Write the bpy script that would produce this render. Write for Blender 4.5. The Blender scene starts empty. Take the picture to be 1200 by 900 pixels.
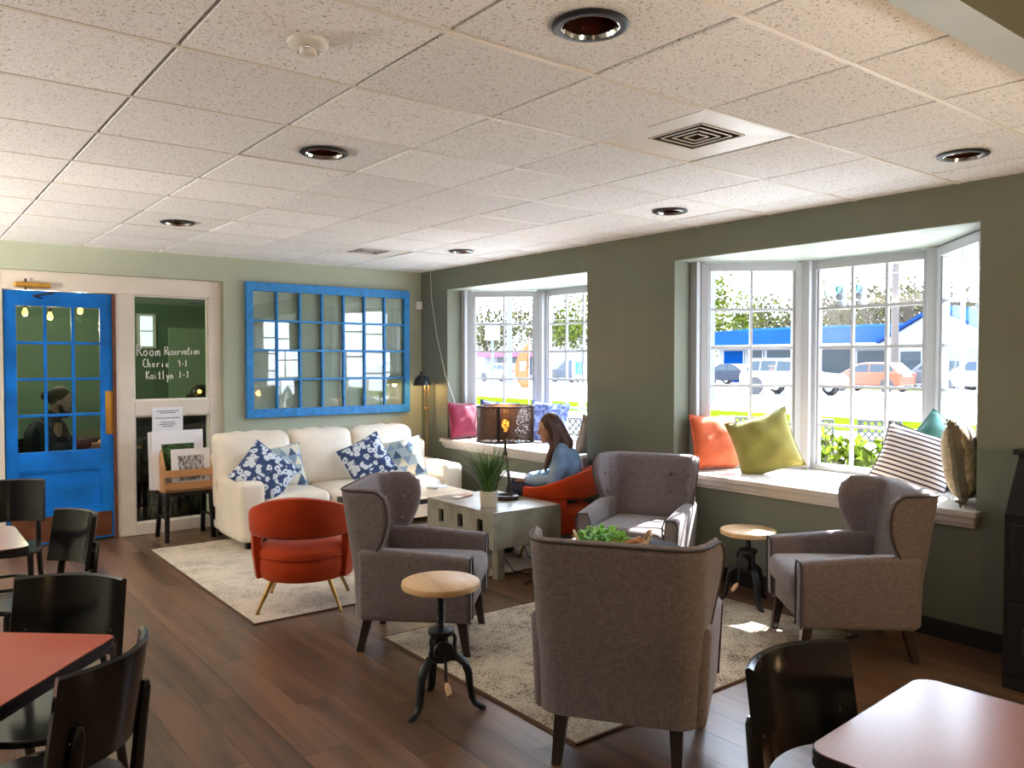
import bpy, bmesh, math, random
from math import sin, cos, pi, radians, atan2, sqrt, hypot
from mathutils import Vector, Matrix

random.seed(7)
SC = bpy.context.scene
COL = SC.collection

# ------------------------------------------------------------------ camera, world, sun, exposure
CEIL = 2.583
cam_d = bpy.data.cameras.new('camera'); cam = bpy.data.objects.new('camera', cam_d); COL.objects.link(cam)
cam.location = (0, 0, 1.58)
cam.rotation_euler = (radians(90 - 1.58), 0, -radians(37.723))
cam_d.sensor_width = 36; cam_d.lens = 28.43; cam_d.clip_start = 0.05; cam_d.clip_end = 600
SC.camera = cam

w = bpy.data.worlds.new('sky'); SC.world = w; w.use_nodes = True
bg = w.node_tree.nodes['Background']
bg.inputs[0].default_value = (0.76, 0.90, 1.08, 1); bg.inputs[1].default_value = 7.2

def sun_light(name, to_sun, strength, angle, color):
    l = bpy.data.lights.new(name, 'SUN'); l.energy = strength; l.angle = radians(angle); l.color = color
    o = bpy.data.objects.new(name, l); COL.objects.link(o)
    o.rotation_euler = Vector(to_sun).to_track_quat('Z', 'Y').to_euler(); o.location = (20, 5, 30)
    return o
sun_light('sun', (1.0, 0.22, 1.35), 20.0, 0.8, (1.0, 0.97, 0.94))

vs = SC.view_settings
vs.view_transform = 'Standard'; vs.look = 'None'; vs.gamma = 1.0; vs.use_curve_mapping = False
vs.exposure = 1.12
SC.cycles.use_denoising = True
SC.cycles.max_bounces = 8; SC.cycles.diffuse_bounces = 5; SC.cycles.transparent_max_bounces = 16
SC.cycles.sample_clamp_indirect = 6.0
SC.cycles.caustics_reflective = False; SC.cycles.caustics_refractive = False

# ------------------------------------------------------------------ materials
MATS = {}
def new_mat(name):
    m = bpy.data.materials.new(name); m.use_nodes = True
    MATS[name] = m
    nt = m.node_tree; return m, nt, nt.nodes, nt.links, nt.nodes['Principled BSDF']

def ramp(N, stops):
    r = N.new('ShaderNodeValToRGB'); e = r.color_ramp.elements
    while len(e) < len(stops): e.new(0.5)
    for k, (p, c) in enumerate(stops):
        e[k].position = p; e[k].color = (c[0], c[1], c[2], 1)
    return r

def mat(name, color, rough=0.5, metal=0.0, var=0.0, scale=8.0, bump=0.0, bscale=60.0, stretch=(1, 1, 1), spec=0.5, coat=0.0, sheen=0.0, rnd=0.0, detail=4):
    """plain surface: base colour with soft noise variation, fine bump, per-object variation"""
    m, nt, N, L, b = new_mat(name)
    b.inputs['Base Color'].default_value = (*color, 1)
    b.inputs['Roughness'].default_value = rough; b.inputs['Metallic'].default_value = metal
    b.inputs['Specular IOR Level'].default_value = spec
    if coat: b.inputs['Coat Weight'].default_value = coat; b.inputs['Coat Roughness'].default_value = 0.2
    if sheen: b.inputs['Sheen Weight'].default_value = sheen; b.inputs['Sheen Roughness'].default_value = 0.4
    if var or bump or rnd:
        tc = N.new('ShaderNodeTexCoord'); mp = N.new('ShaderNodeMapping'); mp.inputs['Scale'].default_value = stretch
        L.new(tc.outputs['Object'], mp.inputs['Vector'])
        src = None
        if var:
            n = N.new('ShaderNodeTexNoise'); n.inputs['Scale'].default_value = scale; n.inputs['Detail'].default_value = detail
            L.new(mp.outputs['Vector'], n.inputs['Vector'])
            lo = [max(0, c * (1 - var)) for c in color]; hi = [min(1, c * (1 + var)) for c in color]
            r = ramp(N, [(0.3, lo), (0.7, hi)]); L.new(n.outputs['Fac'], r.inputs['Fac']); src = r.outputs['Color']
            if rnd:
                oi = N.new('ShaderNodeObjectInfo'); ad = N.new('ShaderNodeVectorMath'); ad.operation = 'ADD'
                sc_ = N.new('ShaderNodeVectorMath'); sc_.operation = 'SCALE'; sc_.inputs[3].default_value = 37.0
                cb = N.new('ShaderNodeCombineXYZ'); L.new(oi.outputs['Random'], cb.inputs[0]); L.new(oi.outputs['Random'], cb.inputs[1])
                L.new(cb.outputs[0], sc_.inputs[0]); L.new(mp.outputs['Vector'], ad.inputs[0]); L.new(sc_.outputs[0], ad.inputs[1])
                L.new(ad.outputs[0], n.inputs['Vector'])
        if rnd:
            oi = N.new('ShaderNodeObjectInfo'); mr = N.new('ShaderNodeMapRange')
            mr.inputs[3].default_value = 1 - rnd; mr.inputs[4].default_value = 1 + rnd
            L.new(oi.outputs['Random'], mr.inputs[0])
            hs = N.new('ShaderNodeHueSaturation'); L.new(mr.outputs[0], hs.inputs['Value'])
            if src: L.new(src, hs.inputs['Color'])
            else: hs.inputs['Color'].default_value = (*color, 1)
            src = hs.outputs['Color']
        if src: L.new(src, b.inputs['Base Color'])
        if bump:
            n2 = N.new('ShaderNodeTexNoise'); n2.inputs['Scale'].default_value = bscale; n2.inputs['Detail'].default_value = 3
            L.new(mp.outputs['Vector'], n2.inputs['Vector'])
            bp = N.new('ShaderNodeBump'); bp.inputs['Strength'].default_value = bump; bp.inputs['Distance'].default_value = 0.01
            L.new(n2.outputs['Fac'], bp.inputs['Height']); L.new(bp.outputs['Normal'], b.inputs['Normal'])
    return m

def mat_weave(name, color, scale=260, var=0.22):
    m, nt, N, L, b = new_mat(name)
    tc = N.new('ShaderNodeTexCoord')
    outs = []
    for st in ((1, 1, 0.12), (0.12, 0.12, 1)):
        mp = N.new('ShaderNodeMapping'); mp.inputs['Scale'].default_value = st; L.new(tc.outputs['Object'], mp.inputs['Vector'])
        n = N.new('ShaderNodeTexNoise'); n.inputs['Scale'].default_value = scale; n.inputs['Detail'].default_value = 1; L.new(mp.outputs['Vector'], n.inputs['Vector']); outs.append(n)
    a = N.new('ShaderNodeMath'); a.operation = 'ADD'; L.new(outs[0].outputs['Fac'], a.inputs[0]); L.new(outs[1].outputs['Fac'], a.inputs[1])
    r = ramp(N, [(0.40, [c * (1 - var) for c in color]), (0.62, [min(1, c * (1 + var)) for c in color])])
    h = N.new('ShaderNodeMath'); h.operation = 'MULTIPLY'; h.inputs[1].default_value = 0.5; L.new(a.outputs[0], h.inputs[0])
    L.new(h.outputs[0], r.inputs['Fac']); L.new(r.outputs['Color'], b.inputs['Base Color'])
    b.inputs['Roughness'].default_value = 0.9; b.inputs['Sheen Weight'].default_value = 0.25; b.inputs['Specular IOR Level'].default_value = 0.2
    bp = N.new('ShaderNodeBump'); bp.inputs['Strength'].default_value = 0.25; bp.inputs['Distance'].default_value = 0.004
    L.new(h.outputs[0], bp.inputs['Height']); L.new(bp.outputs['Normal'], b.inputs['Normal'])
    return m

def mat_wood(name, c0, c1, rough=0.4, axis='Y', scale=6.0, rnd=0.25, coat=0.0, bump=0.05, fine=1.0):
    """grain streaks along one axis, every object its own cut of the wood"""
    m, nt, N, L, b = new_mat(name)
    tc = N.new('ShaderNodeTexCoord'); oi = N.new('ShaderNodeObjectInfo')
    cb = N.new('ShaderNodeCombineXYZ'); mu = N.new('ShaderNodeMath'); mu.operation = 'MULTIPLY'; mu.inputs[1].default_value = 91.0
    L.new(oi.outputs['Random'], mu.inputs[0]); [L.new(mu.outputs[0], cb.inputs[k]) for k in range(3)]
    ad = N.new('ShaderNodeVectorMath'); ad.operation = 'ADD'; L.new(tc.outputs['Object'], ad.inputs[0]); L.new(cb.outputs[0], ad.inputs[1])
    st = {'X': (0.07, 1, 1), 'Y': (1, 0.07, 1), 'Z': (1, 1, 0.07)}[axis]
    mp = N.new('ShaderNodeMapping'); mp.inputs['Scale'].default_value = st; L.new(ad.outputs[0], mp.inputs['Vector'])
    n = N.new('ShaderNodeTexNoise'); n.inputs['Scale'].default_value = scale; n.inputs['Detail'].default_value = 3; n.inputs['Distortion'].default_value = 0.6; L.new(mp.outputs['Vector'], n.inputs['Vector'])
    n2 = N.new('ShaderNodeTexNoise'); n2.inputs['Scale'].default_value = scale * 12; n2.inputs['Detail'].default_value = 4; L.new(mp.outputs['Vector'], n2.inputs['Vector'])
    mx = N.new('ShaderNodeMath'); mx.operation = 'MULTIPLY_ADD'; mx.inputs[1].default_value = 0.35 * fine; L.new(n2.outputs['Fac'], mx.inputs[0]); L.new(n.outputs['Fac'], mx.inputs[2])
    r = ramp(N, [(0.42, c0), (0.85, c1)]); L.new(mx.outputs[0], r.inputs['Fac'])
    hs = N.new('ShaderNodeHueSaturation'); mr = N.new('ShaderNodeMapRange'); mr.inputs[3].default_value = 1 - rnd; mr.inputs[4].default_value = 1 + rnd
    L.new(oi.outputs['Random'], mr.inputs[0]); L.new(mr.outputs[0], hs.inputs['Value']); L.new(r.outputs['Color'], hs.inputs['Color'])
    L.new(hs.outputs['Color'], b.inputs['Base Color']); b.inputs['Roughness'].default_value = rough
    if coat: b.inputs['Coat Weight'].default_value = coat; b.inputs['Coat Roughness'].default_value = 0.15
    if bump:
        bp = N.new('ShaderNodeBump'); bp.inputs['Strength'].default_value = bump; bp.inputs['Distance'].default_value = 0.005
        L.new(n2.outputs['Fac'], bp.inputs['Height']); L.new(bp.outputs['Normal'], b.inputs['Normal'])
    return m

def mat_emit(name, color, strength):
    m, nt, N, L, b = new_mat(name)
    b.inputs['Base Color'].default_value = (*color, 1)
    b.inputs['Emission Color'].default_value = (*color, 1); b.inputs['Emission Strength'].default_value = strength
    return m

def mat_pane(name, reflect=0.06, tint=(1, 1, 1), rough=0.0):
    m = bpy.data.materials.new(name); m.use_nodes = True; MATS[name] = m
    N = m.node_tree.nodes; L = m.node_tree.links; N.clear()
    o = N.new('ShaderNodeOutputMaterial'); t = N.new('ShaderNodeBsdfTransparent'); g = N.new('ShaderNodeBsdfGlossy')
    t.inputs[0].default_value = (*tint, 1); g.inputs['Roughness'].default_value = rough
    lw = N.new('ShaderNodeLayerWeight'); lw.inputs[0].default_value = 0.12
    mr = N.new('ShaderNodeMapRange'); mr.inputs[3].default_value = reflect; mr.inputs[4].default_value = 0.6
    L.new(lw.outputs['Facing'], mr.inputs[0])
    pw = N.new('ShaderNodeMath'); pw.operation = 'POWER'; pw.inputs[1].default_value = 3.0; L.new(lw.outputs['Facing'], pw.inputs[0]); L.new(pw.outputs[0], mr.inputs[0])
    mx = N.new('ShaderNodeMixShader'); L.new(mr.outputs[0], mx.inputs[0]); L.new(t.outputs[0], mx.inputs[1]); L.new(g.outputs[0], mx.inputs[2])
    L.new(mx.outputs[0], o.inputs[0]); return m

# ------------------------------------------------------------------ mesh builder
class G:
    def __init__(s): s.v = []; s.f = []
    def add(s, vs_, fs_):
        o = len(s.v); s.v += [tuple(p) for p in vs_]; s.f += [tuple(i + o for i in f) for f in fs_]; return s
    def box(s, x0, x1, y0, y1, z0, z1):
        return s.add([(x0,y0,z0),(x1,y0,z0),(x1,y1,z0),(x0,y1,z0),(x0,y0,z1),(x1,y0,z1),(x1,y1,z1),(x0,y1,z1)],
                     [(0,3,2,1),(4,5,6,7),(0,1,5,4),(1,2,6,5),(2,3,7,6),(3,0,4,7)])
    def hexa(s, p): return s.add(p, [(0,3,2,1),(4,5,6,7),(0,1,5,4),(1,2,6,5),(2,3,7,6),(3,0,4,7)])
    def bar(s, a, b, w, h=None, up=(0,0,1)):
        a = Vector(a); b = Vector(b); d = (b - a).normalized(); u = Vector(up)
        if abs(d.dot(u)) > 0.98: u = Vector((1, 0, 0))
        x = d.cross(u).normalized(); y = x.cross(d); h = h or w
        c = [(-1,-1),(1,-1),(1,1),(-1,1)]
        return s.hexa([a + x*w/2*i + y*h/2*j for i, j in c] + [b + x*w/2*i + y*h/2*j for i, j in c])
    def rbox(s, x0, x1, y0, y1, z0, z1, r=0.03, n=7, crown=0.0, crown_front=0.0):
        """rounded box; crown bulges the top (and front) like a filled cushion"""
        h = Vector(((x1-x0)/2, (y1-y0)/2, (z1-z0)/2)); c = Vector(((x0+x1)/2, (y0+y1)/2, (z0+z1)/2))
        r = min(r, *h)
        def ts(hh):
            k = max(0.0, 1 - r / hh); m = n - 4
            inner = [-k + 2*k*i/max(1, m-1) for i in range(m)] if m > 1 else [0]
            return [-1, -k - (1-k)*0.45] + inner + [k + (1-k)*0.45, 1]
        T = [ts(h[0]), ts(h[1]), ts(h[2])]
        for ax in range(3):
            a, b = (ax+1) % 3, (ax+2) % 3
            for sg in (-1, 1):
                vs_ = []; na, nb = len(T[a]), len(T[b])
                for i in range(na):
                    for j in range(nb):
                        p = Vector((0, 0, 0)); p[ax] = sg*h[ax]; p[a] = T[a][i]*h[a]; p[b] = T[b][j]*h[b]
                        q = Vector([max(-(h[k]-r), min(h[k]-r, p[k])) for k in range(3)])
                        d = p - q
                        p2 = q + d.normalized()*r if d.length > 1e-9 else p
                        if crown: p2.z += crown * (1-(p2.x/h[0])**2) * (1-(p2.y/h[1])**2) * (p2.z/h[2])
                        if crown_front: p2.y += crown_front * (1-(p2.x/h[0])**2) * (1-(p2.z/h[2])**2) * (p2.y/h[1])
                        vs_.append(p2 + c)
                fs_ = []
                for i in range(na-1):
                    for j in range(nb-1):
                        f = (i*nb+j, (i+1)*nb+j, (i+1)*nb+j+1, i*nb+j+1)
                        fs_.append(f if sg > 0 else f[::-1])
                s.add(vs_, fs_)
        return s
    def cyl(s, a, b, r0, r1=None, n=16, caps=True):
        return s.tube([a, b], [r0, r0 if r1 is None else r1], n, caps)
    def tube(s, pts, r, n=8, caps=True, flat=1.0, up=None, closed=False):
        pts = [Vector(p) for p in pts]; m = len(pts); R = r if isinstance(r, (list, tuple)) else [r]*m
        o = len(s.v); prev = None; T = []
        for i in range(m):
            if closed: t = pts[(i+1) % m] - pts[i-1]
            else: t = pts[min(i+1, m-1)] - pts[max(i-1, 0)]
            T.append(t.normalized())
        x = Vector(up) if up else (Vector((0,0,1)) if abs(T[0].z) < 0.9 else Vector((1,0,0)))
        for i in range(m):
            x = (x - T[i]*x.dot(T[i]))
            x = x.normalized() if x.length > 1e-6 else T[i].orthogonal().normalized()
            y = T[i].cross(x)
            for k in range(n):
                a = 2*pi*k/n; s.v.append(tuple(pts[i] + x*cos(a)*R[i] + y*sin(a)*R[i]*flat))
        for i in range(m if closed else m-1):
            j = (i+1) % m
            for k in range(n):
                s.f.append((o+i*n+k, o+i*n+(k+1)%n, o+j*n+(k+1)%n, o+j*n+k))
        if caps and not closed:
            s.f.append(tuple(o+k for k in range(n))[::-1]); s.f.append(tuple(o+(m-1)*n+k for k in range(n)))
        return s
    def lathe(s, prof, n=24, c=(0,0,0), caps=True):
        o = len(s.v); m = len(prof)
        for r, z in prof:
            for k in range(n): s.v.append((c[0]+r*cos(2*pi*k/n), c[1]+r*sin(2*pi*k/n), c[2]+z))
        for i in range(m-1):
            for k in range(n): s.f.append((o+i*n+k, o+i*n+(k+1)%n, o+(i+1)*n+(k+1)%n, o+(i+1)*n+k))
        if caps:
            if prof[0][0] > 1e-5: s.f.append(tuple(o+k for k in range(n))[::-1])
            if prof[-1][0] > 1e-5: s.f.append(tuple(o+(m-1)*n+k for k in range(n)))
        return s
    def prism(s, poly, z0, z1):
        n = len(poly)
        return s.add([(x, y, z0) for x, y in poly] + [(x, y, z1) for x, y in poly],
                     [tuple(range(n))[::-1], tuple(range(n, 2*n))] + [(i, (i+1)%n, n+(i+1)%n, n+i) for i in range(n)])
    def extrude(s, poly, a, b):
        """profile in x,z extruded along y from a to b"""
        n = len(poly)
        return s.add([(x, a, z) for x, z in poly] + [(x, b, z) for x, z in poly],
                     [tuple(range(n)), tuple(range(n, 2*n))[::-1]] + [(i, n+i, n+(i+1)%n, (i+1)%n) for i in range(n)])
    def ball(s, c, r, nu=12, nv=8, rot=None):
        c = Vector(c); r = Vector(r) if hasattr(r, '__len__') else Vector((r, r, r)); o = len(s.v)
        for i in range(1, nv):
            t = pi*i/nv
            for k in range(nu):
                p = Vector((r.x*sin(t)*cos(2*pi*k/nu), r.y*sin(t)*sin(2*pi*k/nu), r.z*cos(t)))
                if rot is not None: p = rot @ p
                s.v.append(tuple(c + p))
        top = Vector((0,0,r.z)); top = rot @ top if rot is not None else top
        s.v.append(tuple(c+top)); s.v.append(tuple(c-top)); a, b = len(s.v)-2, len(s.v)-1
        for i in range(nv-2):
            for k in range(nu): s.f.append((o+i*nu+k, o+(i+1)*nu+k, o+(i+1)*nu+(k+1)%nu, o+i*nu+(k+1)%nu))
        for k in range(nu):
            s.f.append((a, o+k, o+(k+1)%nu)); s.f.append((b, o+(nv-2)*nu+(k+1)%nu, o+(nv-2)*nu+k))
        return s
    def grid(s, fn, nu, nv, wrap_u=False):
        o = len(s.v)
        for i in range(nu):
            for j in range(nv): s.v.append(tuple(fn(i, j)))
        for i in range(nu if wrap_u else nu-1):
            for j in range(nv-1):
                a = i*nv; b = ((i+1) % nu)*nv; s.f.append((o+a+j, o+b+j, o+b+j+1, o+a+j+1))
        return s
    def mesh(s, name, m, smooth=True, sharp=38):
        me = bpy.data.meshes.new(name); me.from_pydata(s.v, [], s.f)
        bm = bmesh.new(); bm.from_mesh(me); bmesh.ops.remove_doubles(bm, verts=bm.verts, dist=1e-5)
        bmesh.ops.recalc_face_normals(bm, faces=bm.faces); bm.to_mesh(me); bm.free()
        if smooth:
            me.polygons.foreach_set('use_smooth', [True]*len(me.polygons)); me.set_sharp_from_angle(angle=radians(sharp))
        if m: me.materials.append(MATS[m] if isinstance(m, str) else m)
        me.update(); return me
    def build(s, name, m, parent=None, loc=(0,0,0), rotz=0, smooth=True, sharp=38, bevel=0, rot=None):
        o = bpy.data.objects.new(name, s.mesh(name, m, smooth, sharp)); COL.objects.link(o)
        o.location = loc; o.rotation_euler = rot if rot else (0, 0, rotz)
        if parent: o.parent = parent
        if bevel:
            md = o.modifiers.new('bevel', 'BEVEL'); md.width = bevel; md.segments = 2; md.limit_method = 'ANGLE'; md.angle_limit = radians(50); md.harden_normals = smooth
        return o

def tag(o, label, cat=None, group=None, kind=None):
    o['label'] = label
    if cat: o['category'] = cat
    if group: o['group'] = group
    if kind: o['kind'] = kind
    return o
def thing(name, label, cat, loc=(0,0,0), rotz=0, group=None, kind=None):
    o = bpy.data.objects.new(name, None); COL.objects.link(o); o.empty_display_size = 0.1
    o.location = loc; o.rotation_euler = (0, 0, rotz); return tag(o, label, cat, group, kind)
def inst(name, me, parent, loc=(0,0,0), rot=(0,0,0), scale=(1,1,1)):
    o = bpy.data.objects.new(name, me); COL.objects.link(o); o.location = loc; o.rotation_euler = rot; o.scale = scale
    if parent: o.parent = parent
    return o
def kids(o): return [c for c in COL.objects if c.parent == o]
def dup(root, loc, rotz, label, group=None):
    def cp(o, par):
        c = o.copy(); COL.objects.link(c); c.parent = par
        for ch in tree.get(o.name, []): cp(ch, c)
        return c
    tree = {}
    for o in list(COL.objects):
        if o.parent: tree.setdefault(o.parent.name, []).append(o)
    r = cp(root, None); r.location = loc; r.rotation_euler = (0, 0, rotz); r['label'] = label
    if group: r['group'] = group
    return r
def face(fx, fy): return atan2(-fx, fy)      # z rotation that turns local +Y to (fx, fy)

# ------------------------------------------------------------------ palette
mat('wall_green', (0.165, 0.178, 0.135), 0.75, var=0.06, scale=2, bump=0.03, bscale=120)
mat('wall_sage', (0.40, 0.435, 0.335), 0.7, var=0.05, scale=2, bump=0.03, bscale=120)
mat('wall_jade', (0.13, 0.22, 0.155), 0.6, var=0.06, scale=2)
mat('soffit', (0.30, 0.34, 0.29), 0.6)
mat('white_paint', (0.80, 0.78, 0.74), 0.4, var=0.04, scale=5)
mat('cream_trim', (0.72, 0.65, 0.57), 0.4, var=0.05, scale=4)
mat('vinyl_white', (0.40, 0.41, 0.44), 0.35)
mat('black_base', (0.012, 0.012, 0.014), 0.45)
mat('header_grey', (0.36, 0.40, 0.39), 0.5, var=0.04)
mat('header_olive', (0.055, 0.047, 0.015), 0.7)
mat('sill_wood', (0.55, 0.50, 0.45), 0.35, var=0.12, scale=9, stretch=(1, 0.1, 1))
mat('grout_dark', (0.02, 0.015, 0.012), 0.9)
mat_wood('plank', (0.044, 0.025, 0.016), (0.185, 0.102, 0.058), 0.31, 'Y', 7.0, 0.22, bump=0.02)
mat('floor_far', (0.12, 0.065, 0.04), 0.4, var=0.3, scale=3)
mat('tee', (0.78, 0.74, 0.68), 0.5)
mat('black_gloss', (0.006, 0.006, 0.007), 0.17, var=0.2, scale=30)
mat('black_wood', (0.008, 0.007, 0.008), 0.35, spec=0.25)
mat('espresso', (0.02, 0.011, 0.010), 0.35)
mat('iron', (0.010, 0.013, 0.016), 0.42, metal=0.3, bump=0.2, bscale=90)
mat('brass', (0.42, 0.26, 0.09), 0.35, metal=1.0)
mat('brass_old', (0.60, 0.32, 0.06), 0.4, metal=0.6, var=0.15, scale=14)
mat('chrome', (0.7, 0.7, 0.72), 0.15, metal=1.0)
mat('bronze', (0.045, 0.035, 0.04), 0.35, metal=0.5)
mat('blue_door', (0.0, 0.165, 0.62), 0.5, spec=0.3, var=0.25, scale=5, bump=0.1, bscale=40)
mat('kick_brown', (0.16, 0.055, 0.025), 0.45, metal=0.3, var=0.35, scale=9)
mat('laminate_red', (0.42, 0.075, 0.030), 0.42, spec=0.25, var=0.1, scale=160)
mat('laminate_brown', (0.26, 0.10, 0.085), 0.30, var=0.12, scale=140, coat=0.6, spec=0.8)
mat('leather', (0.80, 0.72, 0.61), 0.42, var=0.06, scale=5, bump=0.3, bscale=16)
mat('velvet', (0.40, 0.038, 0.004), 0.8, var=0.12, scale=6, sheen=0.15, spec=0.2)
mat_weave('grey_fabric', (0.162, 0.136, 0.142))
mat('piping_dark', (0.035, 0.028, 0.032), 0.7)
mat_wood('stool_wood', (0.46, 0.27, 0.12), (0.72, 0.48, 0.26), 0.45, 'X', 5, 0.05)
mat_wood('oak', (0.30, 0.14, 0.055), (0.52, 0.27, 0.11), 0.45, 'X', 8, 0.1)
mat_wood('pale_wood', (0.46, 0.36, 0.25), (0.72, 0.60, 0.45), 0.32, 'X', 5, 0.05)
mat('table_grey', (0.27, 0.26, 0.21), 0.34, metal=0.15, var=0.28, scale=7, bump=0.08, bscale=50)
mat('table_dark', (0.035, 0.033, 0.032), 0.35)
mat('glass_top', (0.16, 0.19, 0.24), 0.12, metal=0.4)
mat('paper', (0.80, 0.80, 0.84), 0.7)
mat('ink', (0.12, 0.14, 0.2), 0.7)
mat('chalk', (0.86, 0.88, 0.88), 0.8)
mat('skin', (0.56, 0.31, 0.21), 0.5)
mat('skin_fair', (0.52, 0.28, 0.20), 0.5)
mat('hair_brown', (0.060, 0.022, 0.016), 0.5, var=0.5, scale=40, stretch=(1, 1, 0.1))
mat('hair_chestnut', (0.030, 0.013, 0.008), 0.7, var=0.4, scale=50)
mat('denim_light', (0.19, 0.31, 0.49), 0.85, var=0.18, scale=14)
mat('denim_dark', (0.018, 0.028, 0.07), 0.85, var=0.3, scale=20)
mat('navy_cloth', (0.018, 0.024, 0.045), 0.9, var=0.3, scale=30)
mat('eye_dark', (0.02, 0.015, 0.012), 0.2)
mat('lip', (0.36, 0.10, 0.09), 0.5)
mat('pot_cream', (0.56, 0.51, 0.41), 0.7, bump=0.3, bscale=90)
mat('soil', (0.03, 0.02, 0.012), 0.95)
mat('blade_green', (0.055, 0.145, 0.030), 0.5, rnd=0.35)
mat('leaf_bright', (0.20, 0.50, 0.05), 0.45, var=0.4, scale=30)
mat('leaf_lime', (0.085, 0.125, 0.008), 0.8, var=0.45, scale=6, spec=0.0)
mat('wicker', (0.50, 0.32, 0.16), 0.7, var=0.3, scale=40)
mat('terracotta', (0.38, 0.15, 0.05), 0.6)
mat('magenta', (0.19, 0.006, 0.032), 0.8, var=0.1, scale=8, sheen=0.4)
mat('orange_linen', (0.55, 0.10, 0.030), 0.8, var=0.12, scale=10, sheen=0.2, bump=0.15, bscale=18)
mat('olive_linen', (0.21, 0.18, 0.030), 0.8, var=0.12, scale=9, sheen=0.2, bump=0.15, bscale=18)
mat('teal_velvet', (0.045, 0.15, 0.13), 0.6, var=0.3, scale=12, sheen=0.6)
mat('taupe_linen', (0.30, 0.25, 0.16), 0.85, var=0.15, scale=20)
mat('taupe_dark', (0.15, 0.125, 0.08), 0.85, var=0.15, scale=20)
mat('black_cloth', (0.02, 0.024, 0.022), 0.85, var=0.3, scale=12)
mat('beige_cloth', (0.42, 0.33, 0.24), 0.85, var=0.15, scale=12)
mat('navy_pillow', (0.045, 0.06, 0.16), 0.8, var=0.3, scale=12)
mat('plum_cloth', (0.06, 0.035, 0.045), 0.85)
mat('plastic_white', (0.78, 0.77, 0.74), 0.4)
mat('cord_black', (0.01, 0.01, 0.012), 0.5)
mat('amber_dark', (0.11, 0.035, 0.028), 0.12, metal=0.7)
mat('glass_amber', (0.9, 0.45, 0.08), 0.1)
mat_emit('bulb_warm', (1.0, 0.36, 0.04), 4.0)
mat_emit('filament', (1.0, 0.62, 0.16), 60.0)
mat_emit('fill_globe_warm', (1.0, 0.80, 0.58), 3.0)
mat_emit('bulb_small', (1.0, 0.50, 0.06), 5.0)
mat_emit('signal_green', (0.05, 0.75, 0.55), 1.6)
mat_pane('pane_clear', 0.03)
mat_pane('pane_old', 0.055, (0.93, 0.96, 0.95), 0.015)
mat_pane('pane_dark', 0.05, (0.80, 0.90, 0.84))
mat_pane('mesh_shade', 0.02, (0.30, 0.20, 0.16), 0.4)
# ------------------------------------------------------------------ special materials
def mat_tile():
    m, nt, N, L, b = new_mat('tile_fissured')
    tc = N.new('ShaderNodeTexCoord'); oi = N.new('ShaderNodeObjectInfo')
    mu = N.new('ShaderNodeMath'); mu.operation = 'MULTIPLY'; mu.inputs[1].default_value = 50; L.new(oi.outputs['Random'], mu.inputs[0])
    cb = N.new('ShaderNodeCombineXYZ'); L.new(mu.outputs[0], cb.inputs[0]); L.new(mu.outputs[0], cb.inputs[1])
    ad = N.new('ShaderNodeVectorMath'); L.new(tc.outputs['Object'], ad.inputs[0]); L.new(cb.outputs[0], ad.inputs[1])
    n = N.new('ShaderNodeTexNoise'); n.inputs['Scale'].default_value = 105; n.inputs['Detail'].default_value = 2.0; n.inputs['Roughness'].default_value = 0.65; n.inputs['Distortion'].default_value = 1.2
    L.new(ad.outputs[0], n.inputs['Vector'])
    r = ramp(N, [(0.34, (0.22, 0.19, 0.16)), (0.41, (0.88, 0.885, 0.895))]); L.new(n.outputs['Fac'], r.inputs['Fac'])
    mr = N.new('ShaderNodeMapRange'); mr.inputs[3].default_value = 0.93; mr.inputs[4].default_value = 1.05; L.new(oi.outputs['Random'], mr.inputs[0])
    hs = N.new('ShaderNodeHueSaturation'); L.new(mr.outputs[0], hs.inputs['Value']); L.new(r.outputs['Color'], hs.inputs['Color'])
    L.new(hs.outputs['Color'], b.inputs['Base Color']); b.inputs['Roughness'].default_value = 0.9; b.inputs['Specular IOR Level'].default_value = 0.15
mat_tile()

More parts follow.
